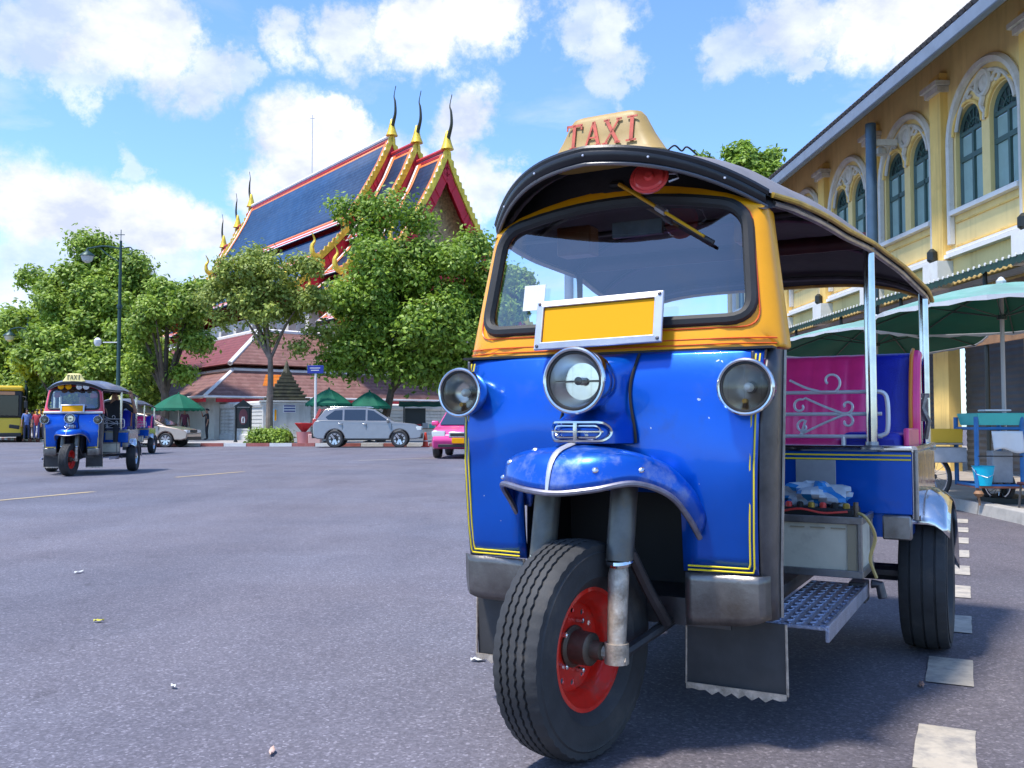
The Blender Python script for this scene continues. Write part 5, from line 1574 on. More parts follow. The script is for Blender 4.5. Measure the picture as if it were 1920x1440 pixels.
def car(name, label, loc, rz, S, paint):
    """S: side outline of lower body (x forward, z), greenhouse outline, half width, wheels, windows"""
    t = thing(name, label, S.get('cat', 'car'), loc, rz)
    hw = S['hw']; zb = S['belt']
    ol = S['body']; wx = S['wheels']; wr = S['wr']
    pts = []
    for x, z in ol:                      # bottom edge runs rear -> front with wheel arches cut in
        pts.append((x, z))
    bot = []
    for c in sorted(wx):
        bot += [(c + (wr + .05) * math.cos(math.pi - math.pi * k / 10), S['sill'] + (wr + .05) * 1.02 * math.sin(math.pi * k / 10) + .02 * 0) for k in range(11)]
    poly = bot + pts
    m = MB(); n = len(poly)
    def half(x, z): 
        e = max(0, (abs(x - S['cx']) - S['len'] / 2 + .55) / .55)
        return hw * (1 - .10 * e ** 2.2) - .05 * max(0, (z - .62) / .4) - .03 * max(0, (.42 - z) / .2)
    vs = [(x, half(x, z), z) for x, z in poly] + [(x, -half(x, z), z) for x, z in poly]
    fs = [tuple(range(n)), tuple(reversed(range(n, 2 * n)))] + [(i, (i + 1) % n, n + (i + 1) % n, n + i) for i in range(n)]
    m.add(vs, fs); body = m.build('body', paint, t, smooth=30, bevel=.045, segs=3)
    # greenhouse
    gh = S['green']; zt = max(z for _, z in gh)
    gw = lambda z: hw - .10 - .17 * (z - zb) / (zt - zb)
    m = MB(); n = len(gh)
    m.add([(x, gw(z), z) for x, z in gh] + [(x, -gw(z), z) for x, z in gh], [tuple(range(n)), tuple(reversed(range(n, 2 * n)))] + [(i, (i + 1) % n, n + (i + 1) % n, n + i) for i in range(n)])
    m.build('cabin', paint, t, smooth=30, bevel=.03, segs=2)
    for poly in S['windows']:
        for s in (1, -1):
            m = MB(); m.add([(x, s * (gw(z) + .006), z) for x, z in poly], [tuple(range(len(poly)))]); m.build('side_window', car_glass, t, smooth=0)
    for key, nm in (('ws', 'windscreen'), ('rw', 'rear_window')):
        (x0, z0), (x1, z1) = S[key]; d = Vector((x1 - x0, z1 - z0)).normalized(); nx = Vector((d.y, -d.x)) * (.02 if key == 'ws' else -.02)
        if key == 'ws' and nx.x < 0 or key == 'rw' and nx.x > 0: nx = -nx
        m = MB(); m.add([(x0 + nx.x, gw(z0) - .06, z0 + nx.y), (x0 + nx.x, -gw(z0) + .06, z0 + nx.y), (x1 + nx.x, -gw(z1) + .05, z1 + nx.y), (x1 + nx.x, gw(z1) - .05, z1 + nx.y)], [(0, 1, 2, 3)]); m.build(nm, car_glass, t, smooth=0)
    for c in wx:
        for s in (1, -1):
            e = bpy.data.objects.new('wheel', None); COL.objects.link(e); e.parent = t; e.location = (c, s * (hw - .11), wr); e.rotation_euler = (0, 0, R(90) if s < 0 else R(-90))
            e.rotation_euler = (0, 0, -math.pi / 2 if s < 0 else math.pi / 2)
            m = MB(); m.lathe([(wr * .66, -.10), (wr * .9, -.11), (wr, -.07), (wr, .07), (wr * .9, .11), (wr * .66, .10)], 28, TX, cap=False); m.build('tyre', tyre_m, e)
            m = MB(); m.lathe([(wr * .70, .085), (wr * .62, .075), (wr * .60, .04), (wr * .2, .03), (0, .03)], 24, TX); m.build('rim_well', blk, e)
            m = MB()
            for k in range(S.get('spokes', 5)):
                a = 2 * math.pi * k / S.get('spokes', 5); m.add([(.075, wr * .12 * math.sin(a - 1), wr * .12 * math.cos(a - 1)), (.075, wr * .12 * math.sin(a + 1), wr * .12 * math.cos(a + 1)), (.09, wr * .66 * math.sin(a + .22), wr * .66 * math.cos(a + .22)), (.09, wr * .66 * math.sin(a - .22), wr * .66 * math.cos(a - .22))], [(0, 1, 2, 3)])
            m.each('spoke', chr2, e, smooth=0, solid=.02)
            m = MB(); m.tube([(.09, wr * .67 * math.sin(2 * math.pi * k / 24), wr * .67 * math.cos(2 * math.pi * k / 24)) for k in range(24)], .012, 6, closed=True); m.build('rim_lip', chr2, e)
    for nm, mt, boxes in S['extras']:
        m = MB()
        for b in boxes: m.box(*b)
        m.each(nm, mt, t, smooth=30, bevel=.012)
    for s in (1, -1):
        m = MB(); m.box((S['mirror'][0], s * (hw + .03), S['mirror'][1]), (.12, .2, .13)); m.build('mirror', paint, t, bevel=.03)
        for xh, zh in S['handles']:
            m = MB(); m.box((xh, s * (hw - .035), zh), (.16, .05, .03)); m.build('door_handle', chr2 if S.get('suv') else paint, t, bevel=.008)
        for xd in S['doors']:
            m = MB(); m.box((xd, s * (hw - .018), (.30 + zb) / 2), (.012, .02, zb - .34)); m.build('door_gap', blk, t, smooth=0)
    return t


silver_p = mat('silver_car_paint', (.29, .28, .27), .3, .45, coat=.8, var=.05)
beige_p = mat('beige_car_paint', (.40, .30, .22), .3, .4, coat=.8, var=.05)
pink_p = mat('pink_car_paint', (.80, .05, .26), .3, .1, coat=.9, var=.05)

# silver SUV, tail to the left, x forward = +x world
S = dict(hw=.90, belt=1.02, len=4.5, cx=0, sill=.34, wr=.36, wheels=(-1.33, 1.33), suv=True, spokes=9, cat='car',
         body=[(2.02, .36), (2.22, .42), (2.26, .70), (2.16, .88), (1.95, .98), (1.05, 1.08), (.8, 1.10), (-1.9, 1.12), (-2.15, 1.10), (-2.24, .95), (-2.22, .45), (-2.05, .36)],
         green=[(1.12, 1.06), (.30, 1.58), (-.1, 1.66), (-1.1, 1.66), (-1.75, 1.60), (-2.14, 1.08)],
         windows=[[(.86, 1.12), (.24, 1.53), (.0, 1.56), (.0, 1.12)], [(-.08, 1.12), (-.08, 1.57), (-.95, 1.57), (-.95, 1.12)], [(-1.03, 1.14), (-1.03, 1.56), (-1.35, 1.54), (-1.72, 1.26), (-1.62, 1.16)]],
         ws=((1.08, 1.09), (.34, 1.55)), rw=((-2.10, 1.14), (-1.80, 1.55)), mirror=(.86, 1.12), handles=[(-.1, .98), (-1.1, 1.0)], doors=[1.0, -.04, -1.02],
         extras=[('tail_lamp', lampr, [((-2.17, .66, 1.02), (.16, .20, .34)), ((-2.17, -.66, 1.02), (.16, .20, .34)), ((-2.02, .66, 1.40), (.12, .10, .42), (0, .42, 0)), ((-2.02, -.66, 1.40), (.12, .10, .42), (0, .42, 0))]),
                 ('headlight', lampw, [((2.12, .62, .80), (.22, .4, .16)), ((2.12, -.62, .80), (.22, .4, .16))]), ('number_plate', pl_w, [((-2.26, 0, .86), (.03, .45, .14))]),
                 ('bumper', blk, [((-2.2, 0, .50), (.16, 1.5, .22)), ((2.2, 0, .48), (.14, 1.5, .2)), ((0, .865, .36), (1.9, .05, .10)), ((0, -.865, .36), (1.9, .05, .1))]), ('roof_rail', chr2, [((-.7, .62, 1.68), (1.7, .04, .04)), ((-.7, -.62, 1.68), (1.7, .04, .04))])])
car('parked_suv', 'silver estate off-roader parked side-on by the red and white kerb', (-6.05, 38.9, 0), R(4), S, silver_p)
S = dict(hw=.85, belt=.92, len=4.3, cx=0, sill=.30, wr=.30, wheels=(-1.28, 1.25), spokes=7,
         body=[(1.9, .30), (2.12, .36), (2.16, .58), (2.05, .70), (1.7, .80), (.95, .93), (.7, .96), (-1.7, .98), (-2.1, .94), (-2.14, .7), (-2.1, .36), (-1.95, .30)],
         green=[(1.25, .88), (.25, 1.38), (-.15, 1.46), (-.9, 1.46), (-1.35, 1.36), (-1.95, .96)],
         windows=[[(.9, .97), (.22, 1.34), (-.05, 1.38), (-.05, .97)], [(-.13, .97), (-.13, 1.38), (-.85, 1.38), (-1.3, 1.1), (-1.3, .98)]],
         ws=((1.2, .92), (.28, 1.37)), rw=((-1.9, .99), (-1.4, 1.33)), mirror=(.8, .98), handles=[(-.05, .85), (-1.0, .87)], doors=[.95, -.09, -1.0],
         extras=[('tail_lamp', lampr, [((-2.1, .6, .82), (.1, .3, .14)), ((-2.1, -.6, .82), (.1, .3, .14))]), ('headlight', lampw, [((1.98, .58, .66), (.3, .34, .13)), ((1.98, -.58, .66), (.3, .34, .13))]), ('bumper', blk, [((2.12, 0, .36), (.1, 1.4, .14)), ((2.08, 0, .68), (.12, .7, .10))])])
car('sedan', 'beige saloon car driving right, half hidden by the second moving tuk-tuk', (-15.7, 41.0 - 1.6, 0), R(-3), S, beige_p)
S = dict(S); S.update(hw=.85, belt=.92, body=[(1.9, .26), (2.14, .30), (2.2, .52), (2.12, .68), (1.8, .80), (.95, .93), (.7, .96), (-1.7, .98), (-2.1, .94), (-2.14, .7), (-2.1, .36), (-1.95, .30)], cat='taxi',
         extras=[('headlight', lampw, [((2.02, .60, .68), (.26, .36, .17)), ((2.02, -.60, .68), (.26, .36, .17))]), ('grille', chr2, [((2.13, 0, .66), (.1, .62, .15))]), ('grille_mesh', blk, [((2.16, 0, .66), (.07, .54, .09))]),
                 ('bumper_slot', blk, [((2.15, 0, .36), (.10, 1.2, .09))]), ('number_plate', plate_y, [((2.22, 0, .50), (.02, .44, .15))]), ('indicator', amber_m, [((1.98, .74, .68), (.16, .1, .12)), ((1.98, -.74, .68), (.16, .1, .12))])])
pt = gp = at(877, 860, 25.3)
car('taxi_car', 'bright pink saloon taxi coming round the side of the near tuk-tuk', (-1.28, 27.2, 0), R(-93.5), S, pink_p)
# ------------------------------------------------------------------ people
skin_m = mat('skin', (.36, .19, .12), .55)
hair_m = mat('black_hair', (.012, .010, .010), .5)
CLOTH = {}
def cloth(c):
    k = 'cloth_%02d_%02d_%02d' % tuple(int(v * 99) for v in c)
    return mat(k, c, .8, var=.15, vscale=8)


def person(label, loc, rz, top, legs, pose=None, group=None, h=1.7, sleeve=True, cat='person'):
    J = dict(pelvis=(0, 0, .93), waist=(0, 0, 1.08), chest=(0, .0, 1.28), neck=(0, 0, 1.45), head=(0, -.01, 1.58), crown=(0, 0, 1.66))
    for s, n in ((1, 'l'), (-1, 'r')):
        J.update({n + 'sh': (s * .17, 0, 1.39), n + 'el': (s * .235, .02, 1.12), n + 'wr': (s * .25, -.05, .88), n + 'hip': (s * .09, 0, .90), n + 'kn': (s * .10, -.02, .49), n + 'an': (s * .105, .02, .08), n + 'to': (s * .12, -.15, .03)})
    if pose: J.update(pose)
    Rd = dict(pelvis=.135, waist=.12, chest=.145, neck=.055, head=.088, crown=.06, lsh=.062, rsh=.062, lel=.043, rel=.043, lwr=.03, rwr=.03, lhip=.092, rhip=.092, lkn=.06, rkn=.06, lan=.042, ran=.042, lto=.032, rto=.032)
    names = list(J); V = [Vector(J[k]) for k in names]; rad = [Rd[k] for k in names]; I = {k: i for i, k in enumerate(names)}
    E = [('pelvis', 'waist'), ('waist', 'chest'), ('chest', 'neck'), ('neck', 'head'), ('head', 'crown')]
    for n in 'lr': E += [('chest', n + 'sh'), (n + 'sh', n + 'el'), (n + 'el', n + 'wr'), ('pelvis', n + 'hip'), (n + 'hip', n + 'kn'), (n + 'kn', n + 'an'), (n + 'an', n + 'to')]
    Ei = [(I[a], I[b]) for a, b in E]
    segk = ['top', 'top', 'skin', 'skin', 'skin'] + ['top', 'top', 'skin', 'legs', 'legs', 'legs', 'shoe'] * 2
    def addv(p, r_): V.append(Vector(p)); rad.append(r_); return len(V) - 1
    hd = Vector(J['head'])
    k = addv(hd + Vector((0, -.105, -.012)), .014); Ei.append((I['head'], k)); segk.append('skin')
    for n in 'lr':
        el, wr = Vector(J[n + 'el']), Vector(J[n + 'wr']); d = (wr - el).normalized(); sd = d.cross(Vector((0, 1, 0)))
        sd = sd.normalized() if sd.length > .1 else Vector((1, 0, 0))
        pl = addv(wr + d * .07, .034); Ei.append((I[n + 'wr'], pl)); segk.append('skin')
        for q, L in ((-1.5, .055), (-.5, .075), (.5, .07), (1.5, .055)):
            a = addv(wr + d * .10 + sd * (q * .02), .0095); b = addv(wr + d * (.10 + L) + sd * (q * .022) + Vector((0, -.02, 0)), .008)
            Ei += [(pl, a), (a, b)]; segk += ['skin', 'skin']
        a = addv(wr + d * .045 + sd * .045 + Vector((0, -.02, 0)), .011); Ei.append((pl, a)); segk.append('skin')
    me = bpy.data.meshes.new('person'); me.from_pydata([tuple(v) for v in V], Ei, [])
    o = bpy.data.objects.new('person', me); COL.objects.link(o)
    md = o.modifiers.new('skin', 'SKIN'); md.use_smooth_shade = True
    for i, r_ in enumerate(rad): me.skin_vertices[0].data[i].radius = (r_, r_); me.skin_vertices[0].data[i].use_root = (i == 0)
    o.modifiers.new('sub', 'SUBSURF').levels = 1
    o.modifiers['sub'].render_levels = 1
    dg = bpy.context.evaluated_depsgraph_get(); dg.update()
    ev = bpy.data.meshes.new_from_object(o.evaluated_get(dg))
    bpy.data.objects.remove(o, do_unlink=True)
    ms = {'skin': skin_m, 'top': cloth(top), 'legs': cloth(legs), 'shoe': blk}
    keys = list(ms); ev.materials.clear()
    for q in keys: ev.materials.append(ms[q])
    for p in ev.polygons:
        c = p.center; best, bk = 9, 'skin'
        for (a, b), sk in zip(Ei, segk):
            ab = V[b] - V[a]; t = max(0, min(1, (c - V[a]).dot(ab) / max(1e-9, ab.length_squared)))
            dd_ = (c - V[a] - ab * t).length - (rad[a] * (1 - t) + rad[b] * t)
            if dd_ < best: best, bk = dd_, sk
        p.material_index = keys.index(bk); p.use_smooth = True
    o = bpy.data.objects.new('person', ev); COL.objects.link(o)
    o.location, o.rotation_euler, o.scale = loc, (0, 0, rz), (h / 1.7,) * 3
    tag(o, label, cat, group)
    m = MB(); c = Vector(J['head']) + Vector((0, .012, .035))
    m.grid(14, 8, lambda u, v: c + Vector((.098 * math.sin(v * 1.9) * math.cos(u * 2 * math.pi), (.105 + (.02 if math.sin(u * 2 * math.pi) > 0 else -.012)) * math.sin(v * 1.9) * math.sin(u * 2 * math.pi), .098 * math.cos(v * 1.9) + (.0 if math.sin(u * 2 * math.pi) > 0 else .03 * v))), closed_u=True)
    m.build('hair', hair_m, o)
    return o


SIT = dict(pelvis=(0, 0, .93), lhip=(.09, -.02, .92), rhip=(-.09, -.02, .92), lkn=(.13, -.42, .95), rkn=(-.13, -.42, .95), lan=(.13, -.45, .55), ran=(-.13, -.45, .55), lto=(.14, -.60, .50), rto=(-.14, -.60, .50))
DRIVE = dict(SIT, lel=(.28, -.12, 1.18), rel=(-.28, -.12, 1.18), lwr=(.30, -.38, 1.16), rwr=(-.30, -.38, 1.16))

# ------------------------------------------------------------------ the two moving tuk-tuks on the left
red_frame = mat('red_frame_paint', (.70, .05, .08), .35, 0, coat=.6)
taxi_c = mat('taxi_cream', (.72, .62, .24), .4)
taxi_k = mat('taxi_black', (.03, .03, .02), .5)
roof_b = mat('slate_canvas', (.13, .14, .19), .42, 0, var=.15, vscale=4, coat=.3)
orange_p = mat('orange_fork', (.75, .12, .02), .4)
T2 = tuk_tuk('blue tuk-tuk with red and white windscreen frame driving across the road at left', (-8.05, 16.85, 0), R(12), dict(frame=red_frame, taxi=taxi_c, letters=taxi_k, roof=roof_b, edge=vinyl, seat=cloth((.05, .05, .12)), plate_x=0), 'tuk-tuk taxis', det=False, steer=R(-10))
for i, (x, mt) in enumerate(((-.21, 'yellow_visor_lamp'), (-.08, 'yellow_visor_lamp'), (.10, 'white_visor_lamp'), (.22, 'white_visor_lamp'))):
    m = MB(); m.lathe([(.03, -.04), (.055, -.01), (.055, 0), (.035, .018), (0, .024)], 16, MX((x, -.01, 1.625), (R(90), 0, 0))); m.build('visor_lamp', plate_y if i < 2 else lampw, T2)
m = MB(); m.tube([(x / 10 * .5, -.012 + .055 * max(0, (abs(x / 10 * .5) - .34) / .16) ** 2, 1.15) for x in range(-10, 11)], .016, 6, sy=1.4); m.build('frame_band', paper_m, T2)
m = MB(); m.box((-.34, .25, 1.48), (.10, .05, .10)); m.box((.30, .25, 1.47), (.12, .05, .10)); m.each('red_ornament', disc_red, T2, bevel=.02)
def on(T, x, y, z):
    return T.matrix_basis @ Vector((x, y, z))
bpy.context.view_layer.update()
person('driver in a blue shirt inside the red-framed tuk-tuk', on(T2, 0, .72, -.13), R(10), (.05, .12, .35), (.03, .03, .05), DRIVE)
person('passenger in black with an arm raised out of the red-framed tuk-tuk', on(T2, .40, 1.58, -.06), R(10), (.015, .015, .018), (.02, .02, .025), dict(SIT, lel=(.42, -.08, 1.22), lwr=(.36, -.14, 1.50), lsh=(.20, 0, 1.39)))
T3 = tuk_tuk('blue tuk-tuk with yellow taxi sign following behind the red-framed one', (-12.35, 28.6, 0), R(9), dict(frame=yellow_paint, taxi=taxi_c, letters=taxi_k, roof=roof_b, edge=vinyl, plate_x=0, rim=orange_p), 'tuk-tuk taxis', det=False, steer=R(-6))

# ------------------------------------------------------------------ yellow bus at the left edge
bus_y = mat('bus_yellow', (.75, .50, .02), .4, 0, var=.08, vscale=1, coat=.4)
BUS = thing('city_bus', 'yellow city bus with dark windscreen cut by the left edge', 'bus', (-27.75, 49.5, 0), R(27))
m = MB(); m.box((0, 5, .85), (2.5, 10, 1.0)); m.build('lower_body', bus_y, BUS, bevel=.12, segs=3)
m = MB(); m.box((0, 5, 2.05), (2.46, 9.96, 1.5)); m.build('upper_body', blk, BUS, bevel=.10, segs=3)
m = MB(); m.box((0, 5, 2.93), (2.5, 10, .30)); m.build('roof', bus_y, BUS, bevel=.12, segs=3)
m = MB(); m.box((0, -.02, 2.0), (2.1, .06, 1.15)); m.build('windscreen', glass('bus_glass', (.5, .55, .55), 1.6, .55), BUS, bevel=.03)
m = MB(); m.box((0, -.06, 2.66), (1.7, .05, .18)); m.build('destination_board', mat('board_orange', (.5, .25, .12), .5), BUS, smooth=0)
m = MB(); m.box((.85, -.02, .85), (.5, .06, .2), (0, .15, 0)); m.box((-.85, -.02, .85), (.5, .06, .2), (0, -.15, 0)); m.each('headlight', blk, BUS, bevel=.03)
m = MB(); m.box((0, .0, .42), (2.4, .1, .2)); m.build('bumper', blk, BUS, bevel=.03)
for x in (-1.05, 1.05):
    for y in (2.2, 7.6):
        m = MB(); m.lathe([(.3, -.13), (.46, -.14), (.48, -.05), (.48, .05), (.46, .14), (.3, .13)], 24, Matrix.Translation((x, y, .48)) @ TX); m.build('wheel', tyre_m, BUS)
for s in (-1, 1):
    m = MB(); m.tube([(s * 1.2, 0, 2.5), (s * 1.38, -.2, 2.45), (s * 1.38, -.2, 2.2)], .03, 6); m.box((s * 1.38, -.2, 2.05), (.18, .08, .4)); m.each('mirror', blk, BUS, bevel=.02)

# ------------------------------------------------------------------ umbrellas
green_u = mat('umbrella_green', (.006, .15, .085), .75, 0, var=.15, vscale=2, transl=.3)
valw = mat('umbrella_edge_white', (.62, .64, .66), .7, 0, var=.1, vscale=4, transl=.2)
pale_u = mat('umbrella_faded_top', (.17, .32, .29), .75, 0, var=.2, vscale=2, dirt=((.06, .26, .18), 1.5, .5))
yel_u = mat('umbrella_yellow', (.72, .45, .05), .7, 0, var=.1, transl=.25)
pole_m = mat('umbrella_pole', (.42, .38, .35), .5, .3)
rib_m = mat('umbrella_rib', (.03, .05, .04), .5, .3)


def umbrella(label, loc, r, zr, za, n=8, rot=0, mt=None, edge=None, val=.10, cover=None, tilt=(0, 0), pole=.022, group='green street umbrellas'):
    U = thing('umbrella', label, 'umbrella', loc, rot, group)
    K = 8
    top = MB(); 
    for k in range(n):
        a0, a1 = 2 * math.pi * k / n, 2 * math.pi * (k + 1) / n
        m = MB()
        def f(u, v):
            a = a0 + (a1 - a0) * u
            rr = r * v * (1 - .055 * math.sin(u * math.pi) * v)
            z = za - (za - zr) * (v ** 1.5 * .75 + v * .25) - .06 * r * math.sin(u * math.pi) * math.sin(v * math.pi) * .6
            return (rr * math.cos(a), rr * math.sin(a), z + tilt[0] * rr * math.cos(a) + tilt[1] * rr * math.sin(a))
        m.grid(7, K, f); pn = m.build('canopy_panel', mt or green_u, U, smooth=60)
        m = MB(); m.grid(7, 3, lambda u, v: Vector(f(u, 1)) * Vector((1.004, 1.004, 1)).x + Vector((0, 0, -val * v * (1 - .35 * math.sin(u * 3 * math.pi) ** 2 * v)))); m.build('valance', edge or valw, pn, smooth=60)
        if cover:
            m = MB(); m.grid(7, K, lambda u, v: Vector(f(u, v)) + Vector((0, 0, .008))); m.build('faded_cover', cover, pn, smooth=60)
        m = MB(); m.tube([Vector(f(0, v / 6)) + Vector((0, 0, -.018)) for v in range(7)], .008, 5); rb = m.build('rib', rib_m, U)
        e = Vector(f(0, .55)); m = MB(); m.tube([(0, 0, za - (za - zr) * 1.05), e + Vector((0, 0, -.02))], .007, 5); m.build('strut', rib_m, rb)
    m = MB(); m.tube([(0, 0, 0), (0, 0, za + .02)], pole, 10); m.build('pole', pole_m, U)
    m = MB(); m.lathe([(.045, za - .01), (.05, za + .03), (.02, za + .07), (0, za + .08)], 10); m.build('finial', edge or valw, U)
    m = MB(); m.lathe([(.05, za - (za - zr) * 1.12), (.05, za - (za - zr) * .98)], 10); m.build('hub', rib_m, U)
    m = MB(); m.lathe([(.28, 0), (.28, .06), (.06, .10), (.03, .3)], 16); m.build('foot', lampdk, U)
    return U


umbrella('large green umbrella with white top edge over the food cart', (5.22, 9.75, .1), 1.40, 1.98, 2.32, 8, R(12), val=.05, cover=pale_u, tilt=(0, -.05))
umbrella('green umbrella with dark ribs opened behind the pink seat', (4.93, 12.4, .1), 1.40, 1.92, 2.24, 8, R(5), val=.04, cover=pale_u, tilt=(0, -.08))
for px, py, rr, d, lab in ((617, 733, 45, 42, 'green umbrella nearest the blue street sign'), (693, 738, 42, 42.6, 'green umbrella above the roof of the silver car'), (335, 742, 48, 46, 'green umbrella over the beige saloon car')):
    c = at(px, py, d); k = d / FPX
    umbrella(lab, (c.x, d, .13), rr * k, c.z - 24 * k - .13, c.z + 4 * k - .13, 8, rnd.random(), val=.14, edge=green_u)
c = at(85, 768, 52)
umbrella('yellow and green umbrella over the crowd beside the bus', (c.x, 52, .0), 1.05, c.z - .35, c.z + .12, 8, .2, mt=yel_u, edge=green_u, val=.35, group=None)

# ------------------------------------------------------------------ food cart on the right pavement
cblue = mat('cart_blue', (.02, .14, .36), .45, 0, var=.15, vscale=9)
teal = mat('teal_plastic', (.05, .48, .42), .4, 0, var=.08)
cyan = mat('cyan_bucket', (.0, .50, .68), .4)
grey_b = mat('grey_board', (.38, .37, .37), .6, 0, var=.2, vscale=6)
rust = mat('rusty_shelf', (.28, .09, .05), .7, 0, var=.3, vscale=9)
CX, CY = 5.0, 9.35
CART = thing('food_cart', 'blue-framed food cart with teal tray and spoked wheels on the right pavement', 'cart', (CX, CY, .1), R(-6))
for x in (-.27, .17):
    for y in (0, .55):
        m = MB(); m.tube([(x, y, .18), (x, y, .90)], .024, 8); m.build('frame_post', cblue, CART)
for z in (.20, .78):
    m = MB(); m.tube([(-.27, 0, z), (.17, 0, z)], .016, 8); m.tube([(-.27, .55, z), (.17, .55, z)], .016, 8); m.tube([(-.27, 0, z), (-.27, .55, z)], .016, 8); m.tube([(.17, 0, z), (.17, .55, z)], .016, 8); m.each('frame_rail', cblue, CART)
m = MB(); m.box((-.05, .27, .185), (.46, .58, .02)); m.build('shelf', rust, CART, smooth=0)
m = MB(); m.tube([(-.27, -.02, .5), (.17, -.02, .5)], .006, 6); m.build('tie_rod', blk, CART)
tr = MB()
def tray(m, c, lx, ly, h, fl=1.12):
    b = [(c[0] + sx_ * lx / 2, c[1] + sy_ * ly / 2, c[2]) for sx_, sy_ in ((-1, -1), (1, -1), (1, 1), (-1, 1))]
    t = [(c[0] + sx_ * lx / 2 * fl, c[1] + sy_ * ly / 2 * fl, c[2] + h) for sx_, sy_ in ((-1, -1), (1, -1), (1, 1), (-1, 1))]
    m.add(b + t, [(3, 2, 1, 0)] + [(k, (k + 1) % 4, 4 + (k + 1) % 4, 4 + k) for k in range(4)])
    return m
m = tray(MB(), (-.03, .25, .80), .42, .5, .12); tg = tag(m.build('plastic_tray', teal, smooth=0, solid=.012), 'teal plastic tray on top of the food cart', 'tray')
tg.matrix_world = Matrix.Translation((CX, CY, .115)) @ Matrix.Rotation(R(-6), 4, 'Z')
MWC = tg.matrix_world.copy()
m = MB(); m.box((-.05, .1, .95), (.26, .2, .02)); o = tag(m.build('food_box', paper_m, smooth=0, bevel=.01), 'flat white box lying on the teal tray', 'box'); o.matrix_world = MWC
m = MB(); m.lathe([(.075, .185), (.105, .38), (.112, .385), (.102, .375), (.07, .2)], 20, MX((-.20, -.07 + .1, 0)), cap=False); m.lathe([(.0, .19), (.075, .19)], 20, MX((-.20, .03, 0)), cap=False); o = tag(m.build('bucket', cyan), 'cyan plastic bucket on the lower shelf of the food cart', 'bucket'); o.matrix_world = MWC
m = MB(); m.tube([(-.31, .03, .37), (-.28, -.02, .30), (-.20, -.08, .27), (-.12, -.02, .30), (-.09, .03, .37)], .004, 6); m.build('handle', silver, o)
m = MB(); m.grid(12, 8, lambda u, v: (-.14 + .30 * u + .02 * v, -.045 - .02 * math.sin(u * 9) * v, .74 - .20 * v * (1 - .12 * math.sin(u * 6)))); o = tag(m.build('hanging_cloth', paper_m, smooth=60, solid=.004), 'pale cloth hanging below the teal tray', 'cloth'); o.matrix_world = MWC
m = MB(); m.box((.03, .2, .37), (.20, .16, .33)); o = tag(m.build('styrofoam_box', grey_b, bevel=.01), 'grey box standing on the cart shelf beside the bucket', 'box'); o.matrix_world = MWC


def spoked(par, loc, r, rz):
    e = bpy.data.objects.new('wheel', None); COL.objects.link(e); e.parent = par; e.location = loc; e.rotation_euler = (0, 0, rz)
    m = MB(); n = 36; m.tube([(0, (r - .022) * math.sin(2 * math.pi * k / n), (r - .022) * math.cos(2 * math.pi * k / n)) for k in range(n)], .022, 8, closed=True); m.build('tyre', tyre_m, e)
    m = MB(); m.tube([(0, (r - .05) * math.sin(2 * math.pi * k / n), (r - .05) * math.cos(2 * math.pi * k / n)) for k in range(n)], .011, 6, closed=True); m.build('rim', chrome, e)
    m = MB()
    for k in range(14):
        a = 2 * math.pi * k / 14; m.tube([(.018 * (1 if k % 2 else -1), .02 * math.sin(a + .5), .02 * math.cos(a + .5)), (0, (r - .05) * math.sin(a), (r - .05) * math.cos(a))], .0025, 4)
    m.build('spoke', chrome, e)['kind'] = 'stuff'
    m = MB(); m.lathe([(.02, -.035), (.028, -.03), (.028, .03), (.02, .035)], 12, TX); m.build('hub', dark_steel, e)
spoked(CART, (.05, .30, .19), .19, R(35)); spoked(CART, (-.45, .75, .25), .25, R(28))
m = MB(); m.box((-.42, .55, .50), (.34, .5, .16)); m.build('bench_box', grey_b, CART, bevel=.01)
m = MB(); m.tube([(-.6, .28, .62), (-.3, .28, .62)], .012, 6); m.build('push_bar', steel, CART)
m = tray(MB(), (-.43, .5, .60), .30, .3, .16, 1.05); o = tag(m.build('yellow_crate', mat('crate_yellow', (.75, .42, .02), .45), smooth=0, solid=.01), 'yellow plastic crate on the bench of the food cart', 'crate'); o.matrix_world = MWC
m = MB(); m.tube([(-.27, .02, .2), (-.25, 0, .0)], .012, 6); m.lathe([(.03, .09), (.05, .12), (.03, .15)], 10, MX((-.26, 0, 0))); m.each('prop_stand', beam_m, CART)
ST = thing('metal_stool', 'small dark stool on the pavement at the right edge', 'stool', (5.12, 9.0, .1))
m = MB(); m.box((0, 0, .24), (.26, .26, .03)); m.build('seat', maroon_v, ST, bevel=.01)
for x in (-.1, .1):
    for y in (-.1, .1): m = MB(); m.tube([(x * 1.15, y * 1.15, 0), (x, y, .23)], .011, 6); m.build('leg', dark_steel, ST)

# ------------------------------------------------------------------ street furniture
green_l = mat('lamp_post_green', (.025, .06, .055), .45, .3)
lant = mat('lantern_glass', (.5, .52, .5), .25)


